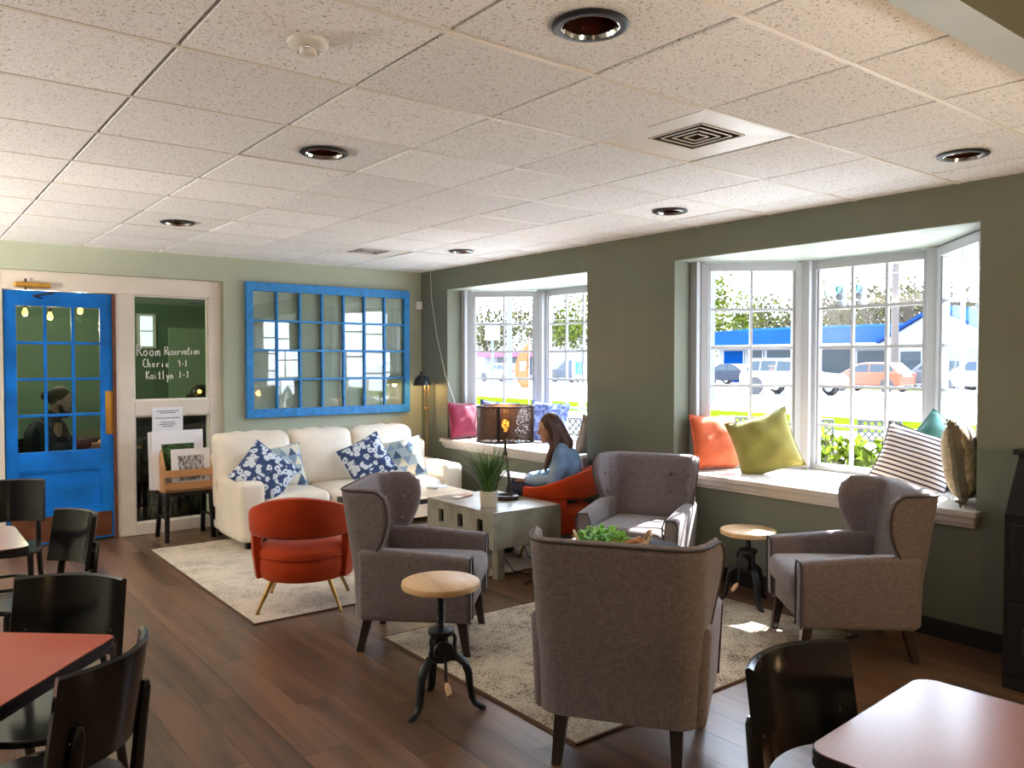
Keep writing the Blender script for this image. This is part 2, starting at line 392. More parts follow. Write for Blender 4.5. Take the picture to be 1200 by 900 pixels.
def mat_rug(name, c_lo, c_mid, c_hi, scale):
    m, nt, N, L, b = new_mat(name)
    tc = N.new('ShaderNodeTexCoord')
    n1 = N.new('ShaderNodeTexNoise'); n1.inputs['Scale'].default_value = scale; n1.inputs['Detail'].default_value = 6; n1.inputs['Roughness'].default_value = 0.7; L.new(tc.outputs['Object'], n1.inputs['Vector'])
    n2 = N.new('ShaderNodeTexNoise'); n2.inputs['Scale'].default_value = 95; n2.inputs['Detail'].default_value = 2; L.new(tc.outputs['Object'], n2.inputs['Vector'])
    v = N.new('ShaderNodeTexVoronoi'); v.inputs['Scale'].default_value = scale * 5; L.new(tc.outputs['Object'], v.inputs['Vector'])
    a = N.new('ShaderNodeMath'); a.operation = 'MULTIPLY_ADD'; a.inputs[1].default_value = 1.3; L.new(n2.outputs['Fac'], a.inputs[0]); L.new(n1.outputs['Fac'], a.inputs[2])
    a2 = N.new('ShaderNodeMath'); a2.operation = 'MULTIPLY_ADD'; a2.inputs[1].default_value = 0.18; L.new(v.outputs['Distance'], a2.inputs[0]); L.new(a.outputs[0], a2.inputs[2])
    r = ramp(N, [(0.98, c_lo), (1.10, c_mid), (1.32, c_hi)]); sc2 = N.new('ShaderNodeMath'); sc2.operation = 'MULTIPLY'; sc2.inputs[1].default_value = 0.7; L.new(a2.outputs[0], sc2.inputs[0]); a2 = sc2
    for e_ in r.color_ramp.elements: pass
    r = ramp(N, [(0.68, c_lo), (0.80, c_mid), (0.95, c_hi)]); L.new(a2.outputs[0], r.inputs['Fac']); L.new(r.outputs['Color'], b.inputs['Base Color'])
    b.inputs['Roughness'].default_value = 0.95; b.inputs['Specular IOR Level'].default_value = 0.1
    bp = N.new('ShaderNodeBump'); bp.inputs['Strength'].default_value = 0.6; bp.inputs['Distance'].default_value = 0.006; L.new(n2.outputs['Fac'], bp.inputs['Height']); L.new(bp.outputs['Normal'], b.inputs['Normal'])
mat_rug('rug_speckled', (0.07, 0.055, 0.045), (0.40, 0.33, 0.25), (0.62, 0.54, 0.42), 3.0)
mat_rug('rug_faded', (0.24, 0.21, 0.20), (0.47, 0.40, 0.32), (0.62, 0.54, 0.44), 2.2)
mat('rug_edge', (0.10, 0.05, 0.03), 0.9)

def mat_worn_blue():
    m, nt, N, L, b = new_mat('worn_blue')
    tc = N.new('ShaderNodeTexCoord')
    n = N.new('ShaderNodeTexNoise'); n.inputs['Scale'].default_value = 16; n.inputs['Detail'].default_value = 6; n.inputs['Roughness'].default_value = 0.7; L.new(tc.outputs['Object'], n.inputs['Vector'])
    r = ramp(N, [(0.30, (0.10, 0.09, 0.06)), (0.36, (0.012, 0.17, 0.44)), (0.60, (0.015, 0.25, 0.66)), (0.74, (0.05, 0.34, 0.72))]); L.new(n.outputs['Fac'], r.inputs['Fac'])
    L.new(r.outputs['Color'], b.inputs['Base Color']); b.inputs['Roughness'].default_value = 0.5
    bp = N.new('ShaderNodeBump'); bp.inputs['Strength'].default_value = 0.3; bp.inputs['Distance'].default_value = 0.005; L.new(n.outputs['Fac'], bp.inputs['Height']); L.new(bp.outputs['Normal'], b.inputs['Normal'])
mat_worn_blue()

def mat_floral():
    m, nt, N, L, b = new_mat('floral_blue')
    tc = N.new('ShaderNodeTexCoord'); mp = N.new('ShaderNodeMapping'); mp.inputs['Scale'].default_value = (1, 0.15, 1); L.new(tc.outputs['Object'], mp.inputs['Vector'])
    nz = N.new('ShaderNodeTexNoise'); nz.inputs['Scale'].default_value = 12; L.new(mp.outputs['Vector'], nz.inputs['Vector'])
    mx = N.new('ShaderNodeMixRGB'); mx.inputs[0].default_value = 0.06; L.new(mp.outputs['Vector'], mx.inputs[1]); L.new(nz.outputs['Color'], mx.inputs[2])
    v = N.new('ShaderNodeTexVoronoi'); v.inputs['Scale'].default_value = 19; v.feature = 'F1'; L.new(mx.outputs[0], v.inputs['Vector'])
    r = ramp(N, [(0.0, (0.05, 0.12, 0.32)), (0.16, (0.05, 0.12, 0.32)), (0.20, (0.70, 0.76, 0.82)), (0.46, (0.62, 0.70, 0.80)), (0.54, (0.03, 0.06, 0.17))]); r.color_ramp.interpolation = 'LINEAR'
    L.new(v.outputs['Distance'], r.inputs['Fac']); L.new(r.outputs['Color'], b.inputs['Base Color']); b.inputs['Roughness'].default_value = 0.85
mat_floral()
def mat_triangles():
    m, nt, N, L, b = new_mat('triangle_print')
    tc = N.new('ShaderNodeTexCoord'); sp = N.new('ShaderNodeSeparateXYZ'); L.new(tc.outputs['Object'], sp.inputs[0])
    def M(op, a, b_=None):
        k = N.new('ShaderNodeMath'); k.operation = op
        for i, x in enumerate((a, b_)):
            if x is None: continue
            if isinstance(x, (int, float)): k.inputs[i].default_value = x
            else: L.new(x, k.inputs[i])
        return k.outputs[0]
    S = 11.0
    x = sp.outputs[0]; z = sp.outputs[2]
    a = M('FLOOR', M('MULTIPLY', z, S)); p = M('FLOOR', M('MULTIPLY', M('ADD', x, M('MULTIPLY', z, 0.55)), S)); q = M('FLOOR', M('MULTIPLY', M('SUBTRACT', x, M('MULTIPLY', z, 0.55)), S))
    cb = N.new('ShaderNodeCombineXYZ'); L.new(a, cb.inputs[0]); L.new(p, cb.inputs[1]); L.new(q, cb.inputs[2])
    wn = N.new('ShaderNodeTexWhiteNoise'); L.new(cb.outputs[0], wn.inputs['Vector'])
    r = ramp(N, [(0, (0.66, 0.62, 0.50)), (0.25, (0.22, 0.32, 0.45)), (0.45, (0.42, 0.52, 0.58)), (0.65, (0.05, 0.09, 0.17)), (0.78, (0.34, 0.42, 0.44)), (0.9, (0.60, 0.63, 0.60))]); r.color_ramp.interpolation = 'CONSTANT'
    L.new(wn.outputs['Value'], r.inputs['Fac']); L.new(r.outputs['Color'], b.inputs['Base Color']); b.inputs['Roughness'].default_value = 0.85
mat_triangles()
def mat_stripe(name, c0, c1, scale, axis=2):
    m, nt, N, L, b = new_mat(name)
    tc = N.new('ShaderNodeTexCoord'); sp = N.new('ShaderNodeSeparateXYZ'); L.new(tc.outputs['Object'], sp.inputs[0])
    mu = N.new('ShaderNodeMath'); mu.operation = 'MULTIPLY'; mu.inputs[1].default_value = scale; L.new(sp.outputs[axis], mu.inputs[0])
    fr = N.new('ShaderNodeMath'); fr.operation = 'FRACT'; L.new(mu.outputs[0], fr.inputs[0])
    r = ramp(N, [(0.0, c0), (0.40, c1)]); r.color_ramp.interpolation = 'CONSTANT'; L.new(fr.outputs[0], r.inputs['Fac']); L.new(r.outputs['Color'], b.inputs['Base Color']); b.inputs['Roughness'].default_value = 0.9
mat_stripe('striped_cloth', (0.06, 0.035, 0.05), (0.66, 0.58, 0.52), 34)
def mat_blotch(name, stops, scale, detail=5, stretch=(1, 1, 1), distort=0.0, rough=0.8):
    m, nt, N, L, b = new_mat(name)
    tc = N.new('ShaderNodeTexCoord'); mp = N.new('ShaderNodeMapping'); mp.inputs['Scale'].default_value = stretch; L.new(tc.outputs['Object'], mp.inputs['Vector'])
    n = N.new('ShaderNodeTexNoise'); n.inputs['Scale'].default_value = scale; n.inputs['Detail'].default_value = detail; n.inputs['Distortion'].default_value = distort; L.new(mp.outputs['Vector'], n.inputs['Vector'])
    r = ramp(N, stops); L.new(n.outputs['Fac'], r.inputs['Fac']); L.new(r.outputs['Color'], b.inputs['Base Color']); b.inputs['Roughness'].default_value = rough
mat_blotch('blue_crushed', [(0.4, (0.05, 0.08, 0.30)), (0.6, (0.28, 0.36, 0.68))], 14, distort=2)
mat_blotch('print_green', [(0.4, (0.01, 0.02, 0.01)), (0.6, (0.06, 0.14, 0.03))], 30)
mat_blotch('print_grey', [(0.42, (0.03, 0.03, 0.04)), (0.5, (0.35, 0.36, 0.40)), (0.62, (0.7, 0.7, 0.72))], 26, stretch=(2, 1, 0.5), distort=2)
mat_blotch('damask', [(0.45, (0.36, 0.27, 0.15)), (0.55, (0.50, 0.41, 0.27))], 20, distort=1.5)
def mat_perforated():
    m = bpy.data.materials.new('perforated_metal'); m.use_nodes = True; MATS['perforated_metal'] = m
    N = m.node_tree.nodes; L = m.node_tree.links; b = N['Principled BSDF']; o = N['Material Output']
    b.inputs['Base Color'].default_value = (0.10, 0.06, 0.045, 1); b.inputs['Roughness'].default_value = 0.4; b.inputs['Metallic'].default_value = 0.4
    t = N.new('ShaderNodeBsdfTransparent'); mx = N.new('ShaderNodeMixShader')
    tc = N.new('ShaderNodeTexCoord'); ck = N.new('ShaderNodeTexVoronoi'); ck.inputs['Scale'].default_value = 170; L.new(tc.outputs['Object'], ck.inputs['Vector'])
    r = ramp(N, [(0.30, (0, 0, 0)), (0.36, (1, 1, 1))]); L.new(ck.outputs['Distance'], r.inputs['Fac'])
    L.new(r.outputs['Color'], mx.inputs[0]); L.new(t.outputs[0], mx.inputs[1]); L.new(b.outputs[0], mx.inputs[2]); L.new(mx.outputs[0], o.inputs[0])
mat_perforated()

# ------------------------------------------------------------------ structure: floor
XW, YB = 4.75, 7.8            # window wall plane, back wall plane
floor = G().box(-4.2, 4.95, -3.7, 10.7, -0.12, -0.004).build('floor', 'grout_dark'); tag(floor, 'dark brown wood plank floor running under the whole room', 'floor', kind='structure')
PW, PL = 0.182, 1.22
pm = G().box(-PW/2+0.0007, PW/2-0.0007, -PL/2+0.0007, PL/2-0.0007, -0.004, 0.0).mesh('plank', 'plank', False)
i = 0; x = XW - PW/2; np_ = 0
while x > -0.75:
    off = [0.0, 0.43, 0.83, 0.22, 0.62][i % 5] + 0.06*((i*7) % 3); y = 0.2 - off
    while y < 8.55:
        if y + PL/2 > 0.2 and (x > 0.10*y - 0.55) and x < 1.9*y + 2.6:
            inst('floor_plank', pm, floor, (x, y, 0)); np_ += 1
        y += PL
    x -= PW; i += 1
rest = G()
rest.box(-4.2, 4.95, -3.7, 0.1, -0.004, -0.0005).box(-4.2, -0.75, 0.1, 8.0, -0.004, -0.0005).box(-4.2, 4.95, 8.0, 10.7, -0.004, -0.0005)
rest.build('floor_covering', 'floor_far', floor, smooth=False)

# ------------------------------------------------------------------ structure: ceiling of tiles on a grid
T = 0.6095; GX = 0.131; GY = 2.0675
ceil = G().box(-4.2, 4.95, -3.7, 8.0, 2.80, 2.9).build('ceiling', 'tee'); tag(ceil, 'suspended ceiling of square fissured tiles in a pale metal grid', 'ceiling', kind='structure')
GAP = 0.011
GX2 = 0.008
tm = G().box(-T/2+GX2, T/2-GX2, -T/2+GAP, T/2-GAP, -0.012, 0.02).mesh('ceiling_tile', 'tile_fissured', False)
def tile_hole(r, n=24):
    g = G(); h = T/2-GAP
    def sq(a):
        c, s_ = cos(a), sin(a); k = h / max(abs(c), abs(s_)); return (c*k, s_*k)
    A = [2*pi*k/n + pi/4 for k in range(n)]
    g.v = [(*sq(a), -0.009) for a in A] + [(r*cos(a), r*sin(a), -0.009) for a in A] + [(r*cos(a), r*sin(a), 0.02) for a in A] + [(*sq(a), 0.02) for a in A]
    for lv in range(4):
        for k in range(n):
            a, b_ = lv*n, ((lv+1) % 4)*n; g.f.append((a+k, a+(k+1) % n, b_+(k+1) % n, b_+k))
    return g.mesh('ceiling_tile', 'tile_fissured', False)
th = tile_hole(0.088)
CANS = [(2, -1), (2, 2), (6, -1), (6, 2), (2, 6), (6, 6), (-2, -1), (-2, 2), (-2, 6)]
VENTS = [(4, 0), (5, 7)]
for a in range(-3, 8):
    for b_ in range(-2, 10):
        cx, cy = GX + (a+0.5)*T, GY + (b_+0.5)*T
        if (a, b_) in VENTS: continue
        x0, x1, y0, y1 = cx-T/2+GAP, cx+T/2-GAP, cy-T/2+GAP, cy+T/2-GAP
        if x1 > XW or y1 > YB:
            if x0 > XW - 0.02 or y0 > YB - 0.02: continue
            c = G().box(x0-cx, min(x1, XW)-cx, y0-cy, min(y1, YB)-cy, -0.009, 0.02)
            o = c.build('ceiling_tile', 'tile_fissured', ceil, (cx, cy, CEIL), smooth=False)
        else: inst('ceiling_tile', th if (a, b_) in CANS else tm, ceil, (cx, cy, CEIL))
xa, ya = GX - 3*T, GY - 2*T
for a in range(-3, 9):
    x = GX + a*T
    if x < XW: G().box(x-0.012, x+0.012, ya, YB, CEIL+0.022, CEIL+0.04).build('main_tee', 'tee', ceil, smooth=False)
for b_ in range(-2, 11):
    y = GY + b_*T
    if y < YB: G().box(xa, XW, y-GAP+0.0015, y+GAP-0.0015, CEIL-0.0135, CEIL+0.021).build('cross_tee', 'tee', ceil, smooth=False)
plain = G(); plain.box(-4.2, xa, -3.7, YB, CEIL, CEIL+0.03); plain.box(xa, XW, -3.7, ya, CEIL, CEIL+0.03)
plain.build('ceiling_field', 'tile_fissured', ceil, smooth=False)

# ------------------------------------------------------------------ structure: walls
BAYS = [(5.09, 7.27), (1.95, 4.12)]            # openings in the window wall, near edge and far edge along y
ZS, ZH = 0.76, 2.35
wr = G(); ys = [-3.5, BAYS[1][0], BAYS[1][1], BAYS[0][0], BAYS[0][1], YB+0.2]
for k in (0, 2, 4): wr.box(XW, XW+0.18, ys[k], ys[k+1], 0, 2.8)
for a, b_ in BAYS:
    wr.box(XW, XW+0.18, a, b_, 0, ZS-0.04); wr.box(XW, XW+0.18, a, b_, ZH, 2.8)
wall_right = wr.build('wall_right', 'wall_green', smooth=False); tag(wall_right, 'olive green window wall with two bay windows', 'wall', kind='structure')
G().box(XW-0.014, XW, 0.0, YB, 0, 0.105).build('baseboard_right', 'black_base', smooth=False, bevel=0.003)
tag(bpy.data.objects['baseboard_right'], 'black baseboard along the window wall', 'baseboard', kind='structure')

wb = G(); FX0, FX1, FZ = 0.52, 2.555, 2.345
wb.box(-4.2, FX0, YB, YB+0.2, 0, 2.8); wb.box(FX1, XW, YB, YB+0.2, 0, 2.8); wb.box(FX0, FX1, YB, YB+0.2, FZ, 2.8)
tag(wb.build('wall_back', 'wall_sage', smooth=False), 'pale sage green wall behind the cream sofa', 'wall', kind='structure')
bb = G().box(FX1, XW, YB-0.014, YB, 0, 0.105); tag(bb.build('baseboard_back', 'black_base', smooth=False), 'black baseboard behind the sofa', 'baseboard', kind='structure')
# unseen sides of the cafe
wl = G(); wl.box(-4.2, -4.0, -3.5, YB, 0, 2.8)
tag(wl.build('wall_left', 'wall_sage', smooth=False), 'sage green wall beside the dining tables', 'wall', kind='structure')
wf = G(); wf.box(-4.2, 4.93, -3.7, -3.5, 0, 2.8)
tag(wf.build('wall_front', 'wall_sage', smooth=False), 'sage green wall facing the sofa from the dining side', 'wall', kind='structure')
# dropped header between dining side and lounge
hd = G().box(-4.0, XW, 0.745, 0.835, 2.30, 2.58).build('trim_1', 'header_olive', smooth=False); tag(hd, 'dropped header beam crossing the ceiling, olive with grey underside', 'beam', kind='structure')
G().box(-4.0, XW, 0.745, 0.8355, 2.2985, 2.3005).build('underside', 'header_grey', hd, smooth=False)

# ------------------------------------------------------------------ bay windows
def sash(root, p0, p1, z0, z1, cols, rows):
    p0, p1 = Vector((*p0, 0)), Vector((*p1, 0)); Ln = (p1-p0).length; ang = atan2(p1.y-p0.y, p1.x-p0.x)
    fr = G(); F = 0.062; D = 0.035
    fr.box(0, F, -D, D, z0, z1).box(Ln-F, Ln, -D, D, z0, z1).box(F, Ln-F, -D, D, z0, z0+F*0.8).box(F, Ln-F, -D, D, z1-F, z1)
    fr.box(F, F+0.018, -D*0.6, D*0.6, z0+F*0.8, z1-F).box(Ln-F-0.018, Ln-F, -D*0.6, D*0.6, z0+F*0.8, z1-F)
    s_ = fr.build('sash', 'vinyl_white', root, p0, ang, smooth=False, bevel=0.004)
    a0, a1, b0, b1 = F+0.018, Ln-F-0.018, z0+F*0.8, z1-F
    cw, rh = (a1-a0)/cols, (b1-b0)/rows; mw = 0.011
    for k in range(1, cols): G().box(a0+k*cw-mw, a0+k*cw+mw, -0.012, 0.012, b0, b1).build('muntin', 'vinyl_white', s_, smooth=False)
    for k in range(1, rows): G().box(a0, a1, -0.0115, 0.0115, b0+k*rh-mw, b0+k*rh+mw).build('muntin', 'vinyl_white', s_, smooth=False)
    me = G().box(-cw/2+mw*0.9, cw/2-mw*0.9, -0.002, 0.002, -rh/2+mw*0.9, rh/2-mw*0.9).mesh('pane', 'pane_clear', False)
    for i_ in range(cols):
        for j in range(rows): inst('pane', me, s_, (a0+(i_+0.5)*cw, 0, b0+(j+0.5)*rh))
for n, (a, b_) in enumerate(BAYS):
    XO = 5.60; c0, c1 = a+0.60, b_-0.60; yi0, yi1 = a+0.05, b_-0.05; XI = 4.99
    r = thing('window_%d' % (n+1), ['white bay window behind the woman in the orange chair', 'white bay window with the orange and olive pillows on its seat'][n], 'window', (0, 0, 0), kind='structure')
    sash(r, (XI, yi1), (XO-0.04, c1+0.03), ZS, ZH-0.015, 2, 5)
    sash(r, (XO, c1-0.02), (XO, c0+0.02), ZS, ZH-0.015, 3, 5)
    sash(r, (XO-0.04, c0-0.03), (XI, yi0), ZS, ZH-0.015, 2, 5)
    for yy in (c0, c1):
        G().prism([(XO-0.075, yy-0.05), (XO+0.05, yy-0.05), (XO+0.05, yy+0.05), (XO-0.075, yy+0.05)], ZS, ZH).build('mullion', 'vinyl_white', r, smooth=False, bevel=0.006)
    for yy, sg in ((a, 1), (b_, -1)):
        G().box(4.925, 5.02, min(yy, yy+sg*0.07), max(yy, yy+sg*0.07), ZS, ZH).build('side_casing', 'vinyl_white', r, smooth=False, bevel=0.006)
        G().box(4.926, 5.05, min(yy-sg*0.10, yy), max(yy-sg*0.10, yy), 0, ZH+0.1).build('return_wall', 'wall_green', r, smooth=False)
    poly = [(XW+0.002, a), (5.03, a), (XO+0.06, c0-0.02), (XO+0.06, c1+0.02), (5.03, b_), (XW+0.002, b_)]
    G().prism(poly, ZH-0.004, ZH+0.1).build('soffit', 'soffit', r, smooth=False)
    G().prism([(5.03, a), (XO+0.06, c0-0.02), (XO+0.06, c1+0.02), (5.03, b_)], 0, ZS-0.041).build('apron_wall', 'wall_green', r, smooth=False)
    s2 = [(4.665, a-0.035), (XW, a-0.035), (XW, a), (5.03, a), (XO+0.06, c0-0.02), (XO+0.06, c1+0.02), (5.03, b_), (XW, b_), (XW, b_+0.035), (4.665, b_+0.035)]
    G().prism(s2, ZS-0.035, ZS).build('window_seat', 'sill_wood', r, smooth=False, bevel=0.005)
    G().box(4.69, XW, a-0.02, b_+0.02, ZS-0.075, ZS-0.036).build('seat_moulding', 'sill_wood', r, smooth=False, bevel=0.006)
    G().box(4.715, XW, a-0.01, b_+0.01, ZS-0.10, ZS-0.0755).build('seat_moulding', 'sill_wood', r, smooth=False, bevel=0.006)

# ------------------------------------------------------------------ back wall joinery: blue door, sidelight
YF = 7.86
tr = G(); tr.box(FX0, 0.765, YF, YF+0.12, 0, FZ); tr.box(0.765, FX1, YF, YF+0.12, 2.185, FZ); tr.box(1.615, 1.77, YF, YF+0.12, 0, 2.185)
tr.box(2.435, FX1, YF, YF+0.12, 0, 2.185); tr.box(1.77, 2.435, YF, YF+0.12, 1.085, 1.225); tr.box(1.77, 2.435, YF, YF+0.12, 0, 0.105)
trim = tr.build('trim_2', 'cream_trim', smooth=False, bevel=0.006); tag(trim, 'cream painted wood frame around the blue door and sidelight', 'door frame', kind='structure')
G().box(1.592, 1.617, YF-0.012, YF+0.02, 0, 2.18).build('door_stop', 'kick_brown', trim, smooth=False)
sl = thing('window_3', 'fixed sidelight glass beside the blue door with chalk handwriting', 'window', (0, 0, 0), kind='structure')
for z0, z1 in ((1.225, 2.185), (0.105, 1.085)):
    b = G(); b.box(1.77, 1.785, YF+0.03, YF+0.06, z0, z1).box(2.42, 2.435, YF+0.03, YF+0.06, z0, z1).box(1.785, 2.42, YF+0.03, YF+0.06, z0, z0+0.014).box(1.785, 2.42, YF+0.03, YF+0.06, z1-0.014, z1)
    b.build('glazing_bead', 'white_paint', sl, smooth=False)
    G().box(1.785, 2.42, YF+0.05, YF+0.056, z0+0.014, z1-0.014).build('pane', 'pane_dark', sl, smooth=False)
# handwriting as chalk strokes
LET = {'R': [[(0,0),(0,1),(.35,1.02),(.5,.8),(.35,.55),(.05,.5)],[(.15,.5),(.6,0)]], 'o': [[(.25,.5),(.05,.35),(.08,.08),(.28,0),(.45,.2),(.4,.42),(.25,.5)]],
 'm': [[(0,0),(.02,.45)],[(.02,.35),(.2,.5),(.25,.05)],[(.25,.35),(.42,.5),(.5,0)]], 'e': [[(.05,.25),(.4,.3),(.32,.5),(.1,.42),(.05,.15),(.2,0),(.42,.1)]], 's': [[(.4,.45),(.15,.5),(.1,.3),(.38,.2),(.3,0),(.05,.04)]],
 'r': [[(.05,0),(.08,.48)],[(.08,.3),(.22,.48),(.4,.42)]], 'v': [[(.02,.48),(.2,0),(.4,.5)]], 'a': [[(.4,.45),(.15,.48),(.05,.2),(.2,0),(.38,.2)],[(.42,.5),(.4,.05),(.5,0)]], 't': [[(.2,.95),(.2,.05),(.36,0)],[(0,.6),(.4,.62)]],
 'i': [[(.15,.48),(.16,0)],[(.15,.72),(.17,.76)]], 'n': [[(.03,0),(.05,.48)],[(.05,.3),(.25,.5),(.38,.35),(.4,0)]], 'C': [[(.55,.9),(.3,1),(.05,.7),(.05,.25),(.3,0),(.6,.12)]], 'h': [[(.05,1),(.05,0)],[(.05,.35),(.25,.5),(.38,.3),(.4,0)]],
 'K': [[(.05,1),(.03,0)],[(.5,.95),(.07,.5),(.55,0)]], 'l': [[(.15,1),(.15,0)]], 'y': [[(.05,.48),(.2,.1)],[(.42,.5),(.15,-.4)]], '9': [[(.4,.7),(.2,.9),(.05,.65),(.25,.5),(.4,.75),(.36,0)]], '1': [[(.2,.9),(.2,0)]], '3': [[(.05,.9),(.4,.85),(.2,.5),(.42,.25),(.05,0)]], '-': [[(.05,.35),(.4,.38)]]}
def write(txt, x, z, h, adv, slope, parent, yy):
    g = G()
    for ch in txt:
        if ch in LET:
            for st in LET[ch]:
                g.tube([(x+px*h*0.72, yy, z+pz*h) for px, pz in st], 0.0042, 5)
        x += h*(0.52 if ch != ' ' else 0.5)*adv; z += slope*h*0.5
    g.build('chalk_line', 'chalk', parent)
yy = YF+0.047
write('Room', 1.805, 1.632, 0.105, 0.98, 0.0, sl, yy); write('Reservation', 2.045, 1.642, 0.075, 0.74, 0.02, sl, yy)
write('Cherie', 1.855, 1.53, 0.075, 1.02, 0, sl, yy); write('9-1', 2.16, 1.535, 0.065, 0.95, 0, sl, yy)
write('Kaitlyn', 1.88, 1.42, 0.075, 0.90, 0, sl, yy); write('1-3', 2.17, 1.43, 0.065, 0.95, 0, sl, yy)

dr = thing('door_1', 'bright blue wooden door with twelve glass panes and brown kick plate', 'door', (0, 0, 0), kind='structure')
Y0, Y1 = YF+0.02, YF+0.065
d = G(); d.box(0.775, 0.862, Y0, Y1, 0.02, 2.175); d.box(1.497, 1.61, Y0, Y1, 0.02, 2.175); d.box(0.862, 1.497, Y0, Y1, 2.05, 2.175); d.box(0.862, 1.497, Y0, Y1, 0.645, 0.81); d.box(0.862, 1.497, Y0, Y1, 0.02, 0.30)
d.build('door_leaf', 'blue_door', dr, smooth=False, bevel=0.004)
G().box(0.862, 1.497, Y0+0.016, Y1-0.01, 0.30, 0.645).build('lower_panel', 'blue_door', dr, smooth=False)
g = G(); g.box(0.862, 0.88, Y0+0.005, Y0+0.02, 0.30, 0.645).box(1.479, 1.497, Y0+0.005, Y0+0.02, 0.30, 0.645).box(0.88, 1.479, Y0+0.005, Y0+0.02, 0.30, 0.316).box(0.88, 1.479, Y0+0.005, Y0+0.02, 0.629, 0.645)
g.build('panel_moulding', 'blue_door', dr, smooth=False, bevel=0.004)
cw = (1.497-0.862)/3; rh = (2.05-0.81)/4
for k in (1, 2): G().box(0.862+k*cw-0.012, 0.862+k*cw+0.012, Y0+0.004, Y1-0.004, 0.81, 2.05).build('muntin', 'blue_door', dr, smooth=False, bevel=0.003)
for k in (1, 2, 3): G().box(0.862, 1.497, Y0+0.0045, Y1-0.0045, 0.81+k*rh-0.012, 0.81+k*rh+0.012).build('muntin', 'blue_door', dr, smooth=False, bevel=0.003)
me = G().box(-cw/2+0.01, cw/2-0.01, -0.002, 0.002, -rh/2+0.01, rh/2-0.01).mesh('pane', 'pane_dark', False)
for i_ in range(3):
    for j in range(4): inst('pane', me, dr, (0.862+(i_+0.5)*cw, Y0+0.022, 0.81+(j+0.5)*rh))
G().box(0.80, 1.575, Y0-0.003, Y0, 0.035, 0.252).build('kick_plate', 'kick_brown', dr, smooth=False)
G().rbox(1.532, 1.606, Y0-0.004, Y0, 0.935, 1.32, 0.002, 5).build('push_plate', 'brass_old', dr)
g = G(); g.cyl((1.14, Y0-0.05, 2.165), (0.98, Y0-0.06, 2.13), 0.008); g.cyl((0.98, Y0-0.06, 2.13), (1.05, Y0, 2.12), 0.008)
cl = G().rbox(0.845, 1.115, YF-0.05, YF, 2.20, 2.245, 0.015, 6).build('door_closer', 'brass_old', dr)
G().cyl((0.93, YF-0.025, 2.18), (0.93, YF-0.025, 2.275), 0.008, n=10).build('pivot', 'bronze', cl); g.build('closer_arm', 'bronze', cl)

# meeting room beyond the glass
mr = G(); mr.box(-0.4, 4.6, 10.5, 10.7, 0, 2.6); mr.box(-0.6, -0.4, 8.0, 10.7, 0, 2.6); mr.box(4.4, 4.6, 8.0, 10.7, 0, 2.6)
tag(mr.build('wall_meeting_room', 'wall_jade', smooth=False), 'jade green wall of the meeting room seen through the glass', 'wall', kind='structure')
mc = G().box(-0.6, 4.6, 8.0, 10.7, 2.6, 2.7).build('ceiling_meeting_room', 'tee', smooth=False); tag(mc, 'pale ceiling of the meeting room behind the blue door', 'ceiling', kind='structure')
mw = thing('window_4', 'narrow white window on the meeting room far wall', 'window', (2.50, 10.49, 0), kind='structure')
g = G(); g.box(-0.11, 0.11, -0.02, 0, 1.74, 2.16); g.build('casing', 'white_paint', mw, smooth=False)
mat_emit('daylit_pane', (0.75, 0.9, 1.0), 0.8)
for j in range(2): G().box(-0.07, 0.07, -0.024, -0.02, 1.77+j*0.19, 1.94+j*0.19).build('pane', 'daylit_pane', mw, smooth=False)
md = thing('door_2', 'pale green plain door on the meeting room far wall', 'door', (3.05, 10.49, 0), kind='structure')
mat('door_pale', (0.34, 0.50, 0.36), 0.5)
G().box(-0.3, 0.3, -0.03, 0, 0.02, 2.0).build('door_leaf', 'door_pale', md, smooth=False, bevel=0.005); G().cyl((-0.24, -0.03, 1.0), (-0.24, -0.08, 1.0), 0.022, n=12).build('knob', 'brass', md)
# ------------------------------------------------------------------ ceiling fixtures
def can_light(a, b_, label):
    cx, cy = GX+(a+0.5)*T, GY+(b_+0.5)*T
    r = thing('recessed_light', label, 'ceiling light', (cx, cy, CEIL-0.012), 0, 'recessed ceiling lights')
    G().lathe([(0.086, 0.0), (0.113, -0.001), (0.115, -0.006), (0.104, -0.012), (0.088, -0.010), (0.080, 0.0), (0.080, 0.003)], 32, caps=False).build('trim_ring', 'black_base', r)
    G().lathe([(0.0805, 0.0), (0.0865, -0.0105), (0.084, -0.0115), (0.079, 0.0)], 32, caps=False).build('inner_ring', 'chrome', r)
    G().lathe([(0.081, 0.0), (0.084, 0.05), (0.075, 0.10), (0.06, 0.13), (0.0, 0.135)], 32, caps=False).build('reflector', 'amber_dark', r)
    G().lathe([(0.0, 0.045), (0.03, 0.05), (0.048, 0.075), (0.04, 0.11), (0.02, 0.125)], 20, caps=False).build('bulb', 'glass_amber', r)
lab = {(2,-1): 'large dark recessed light nearest above, left of the square air vent', (2,2): 'dark recessed light in the ceiling above the blue window frame and orange chair', (6,-1): 'dark recessed light at the right near the header beam',
       (6,2): 'dark recessed light in front of the right bay window top', (2,6): 'small dark recessed light farthest left above the door wall', (6,6): 'small dark recessed light near the far corner above the left bay'}
for k, t in lab.items(): can_light(*k, t)
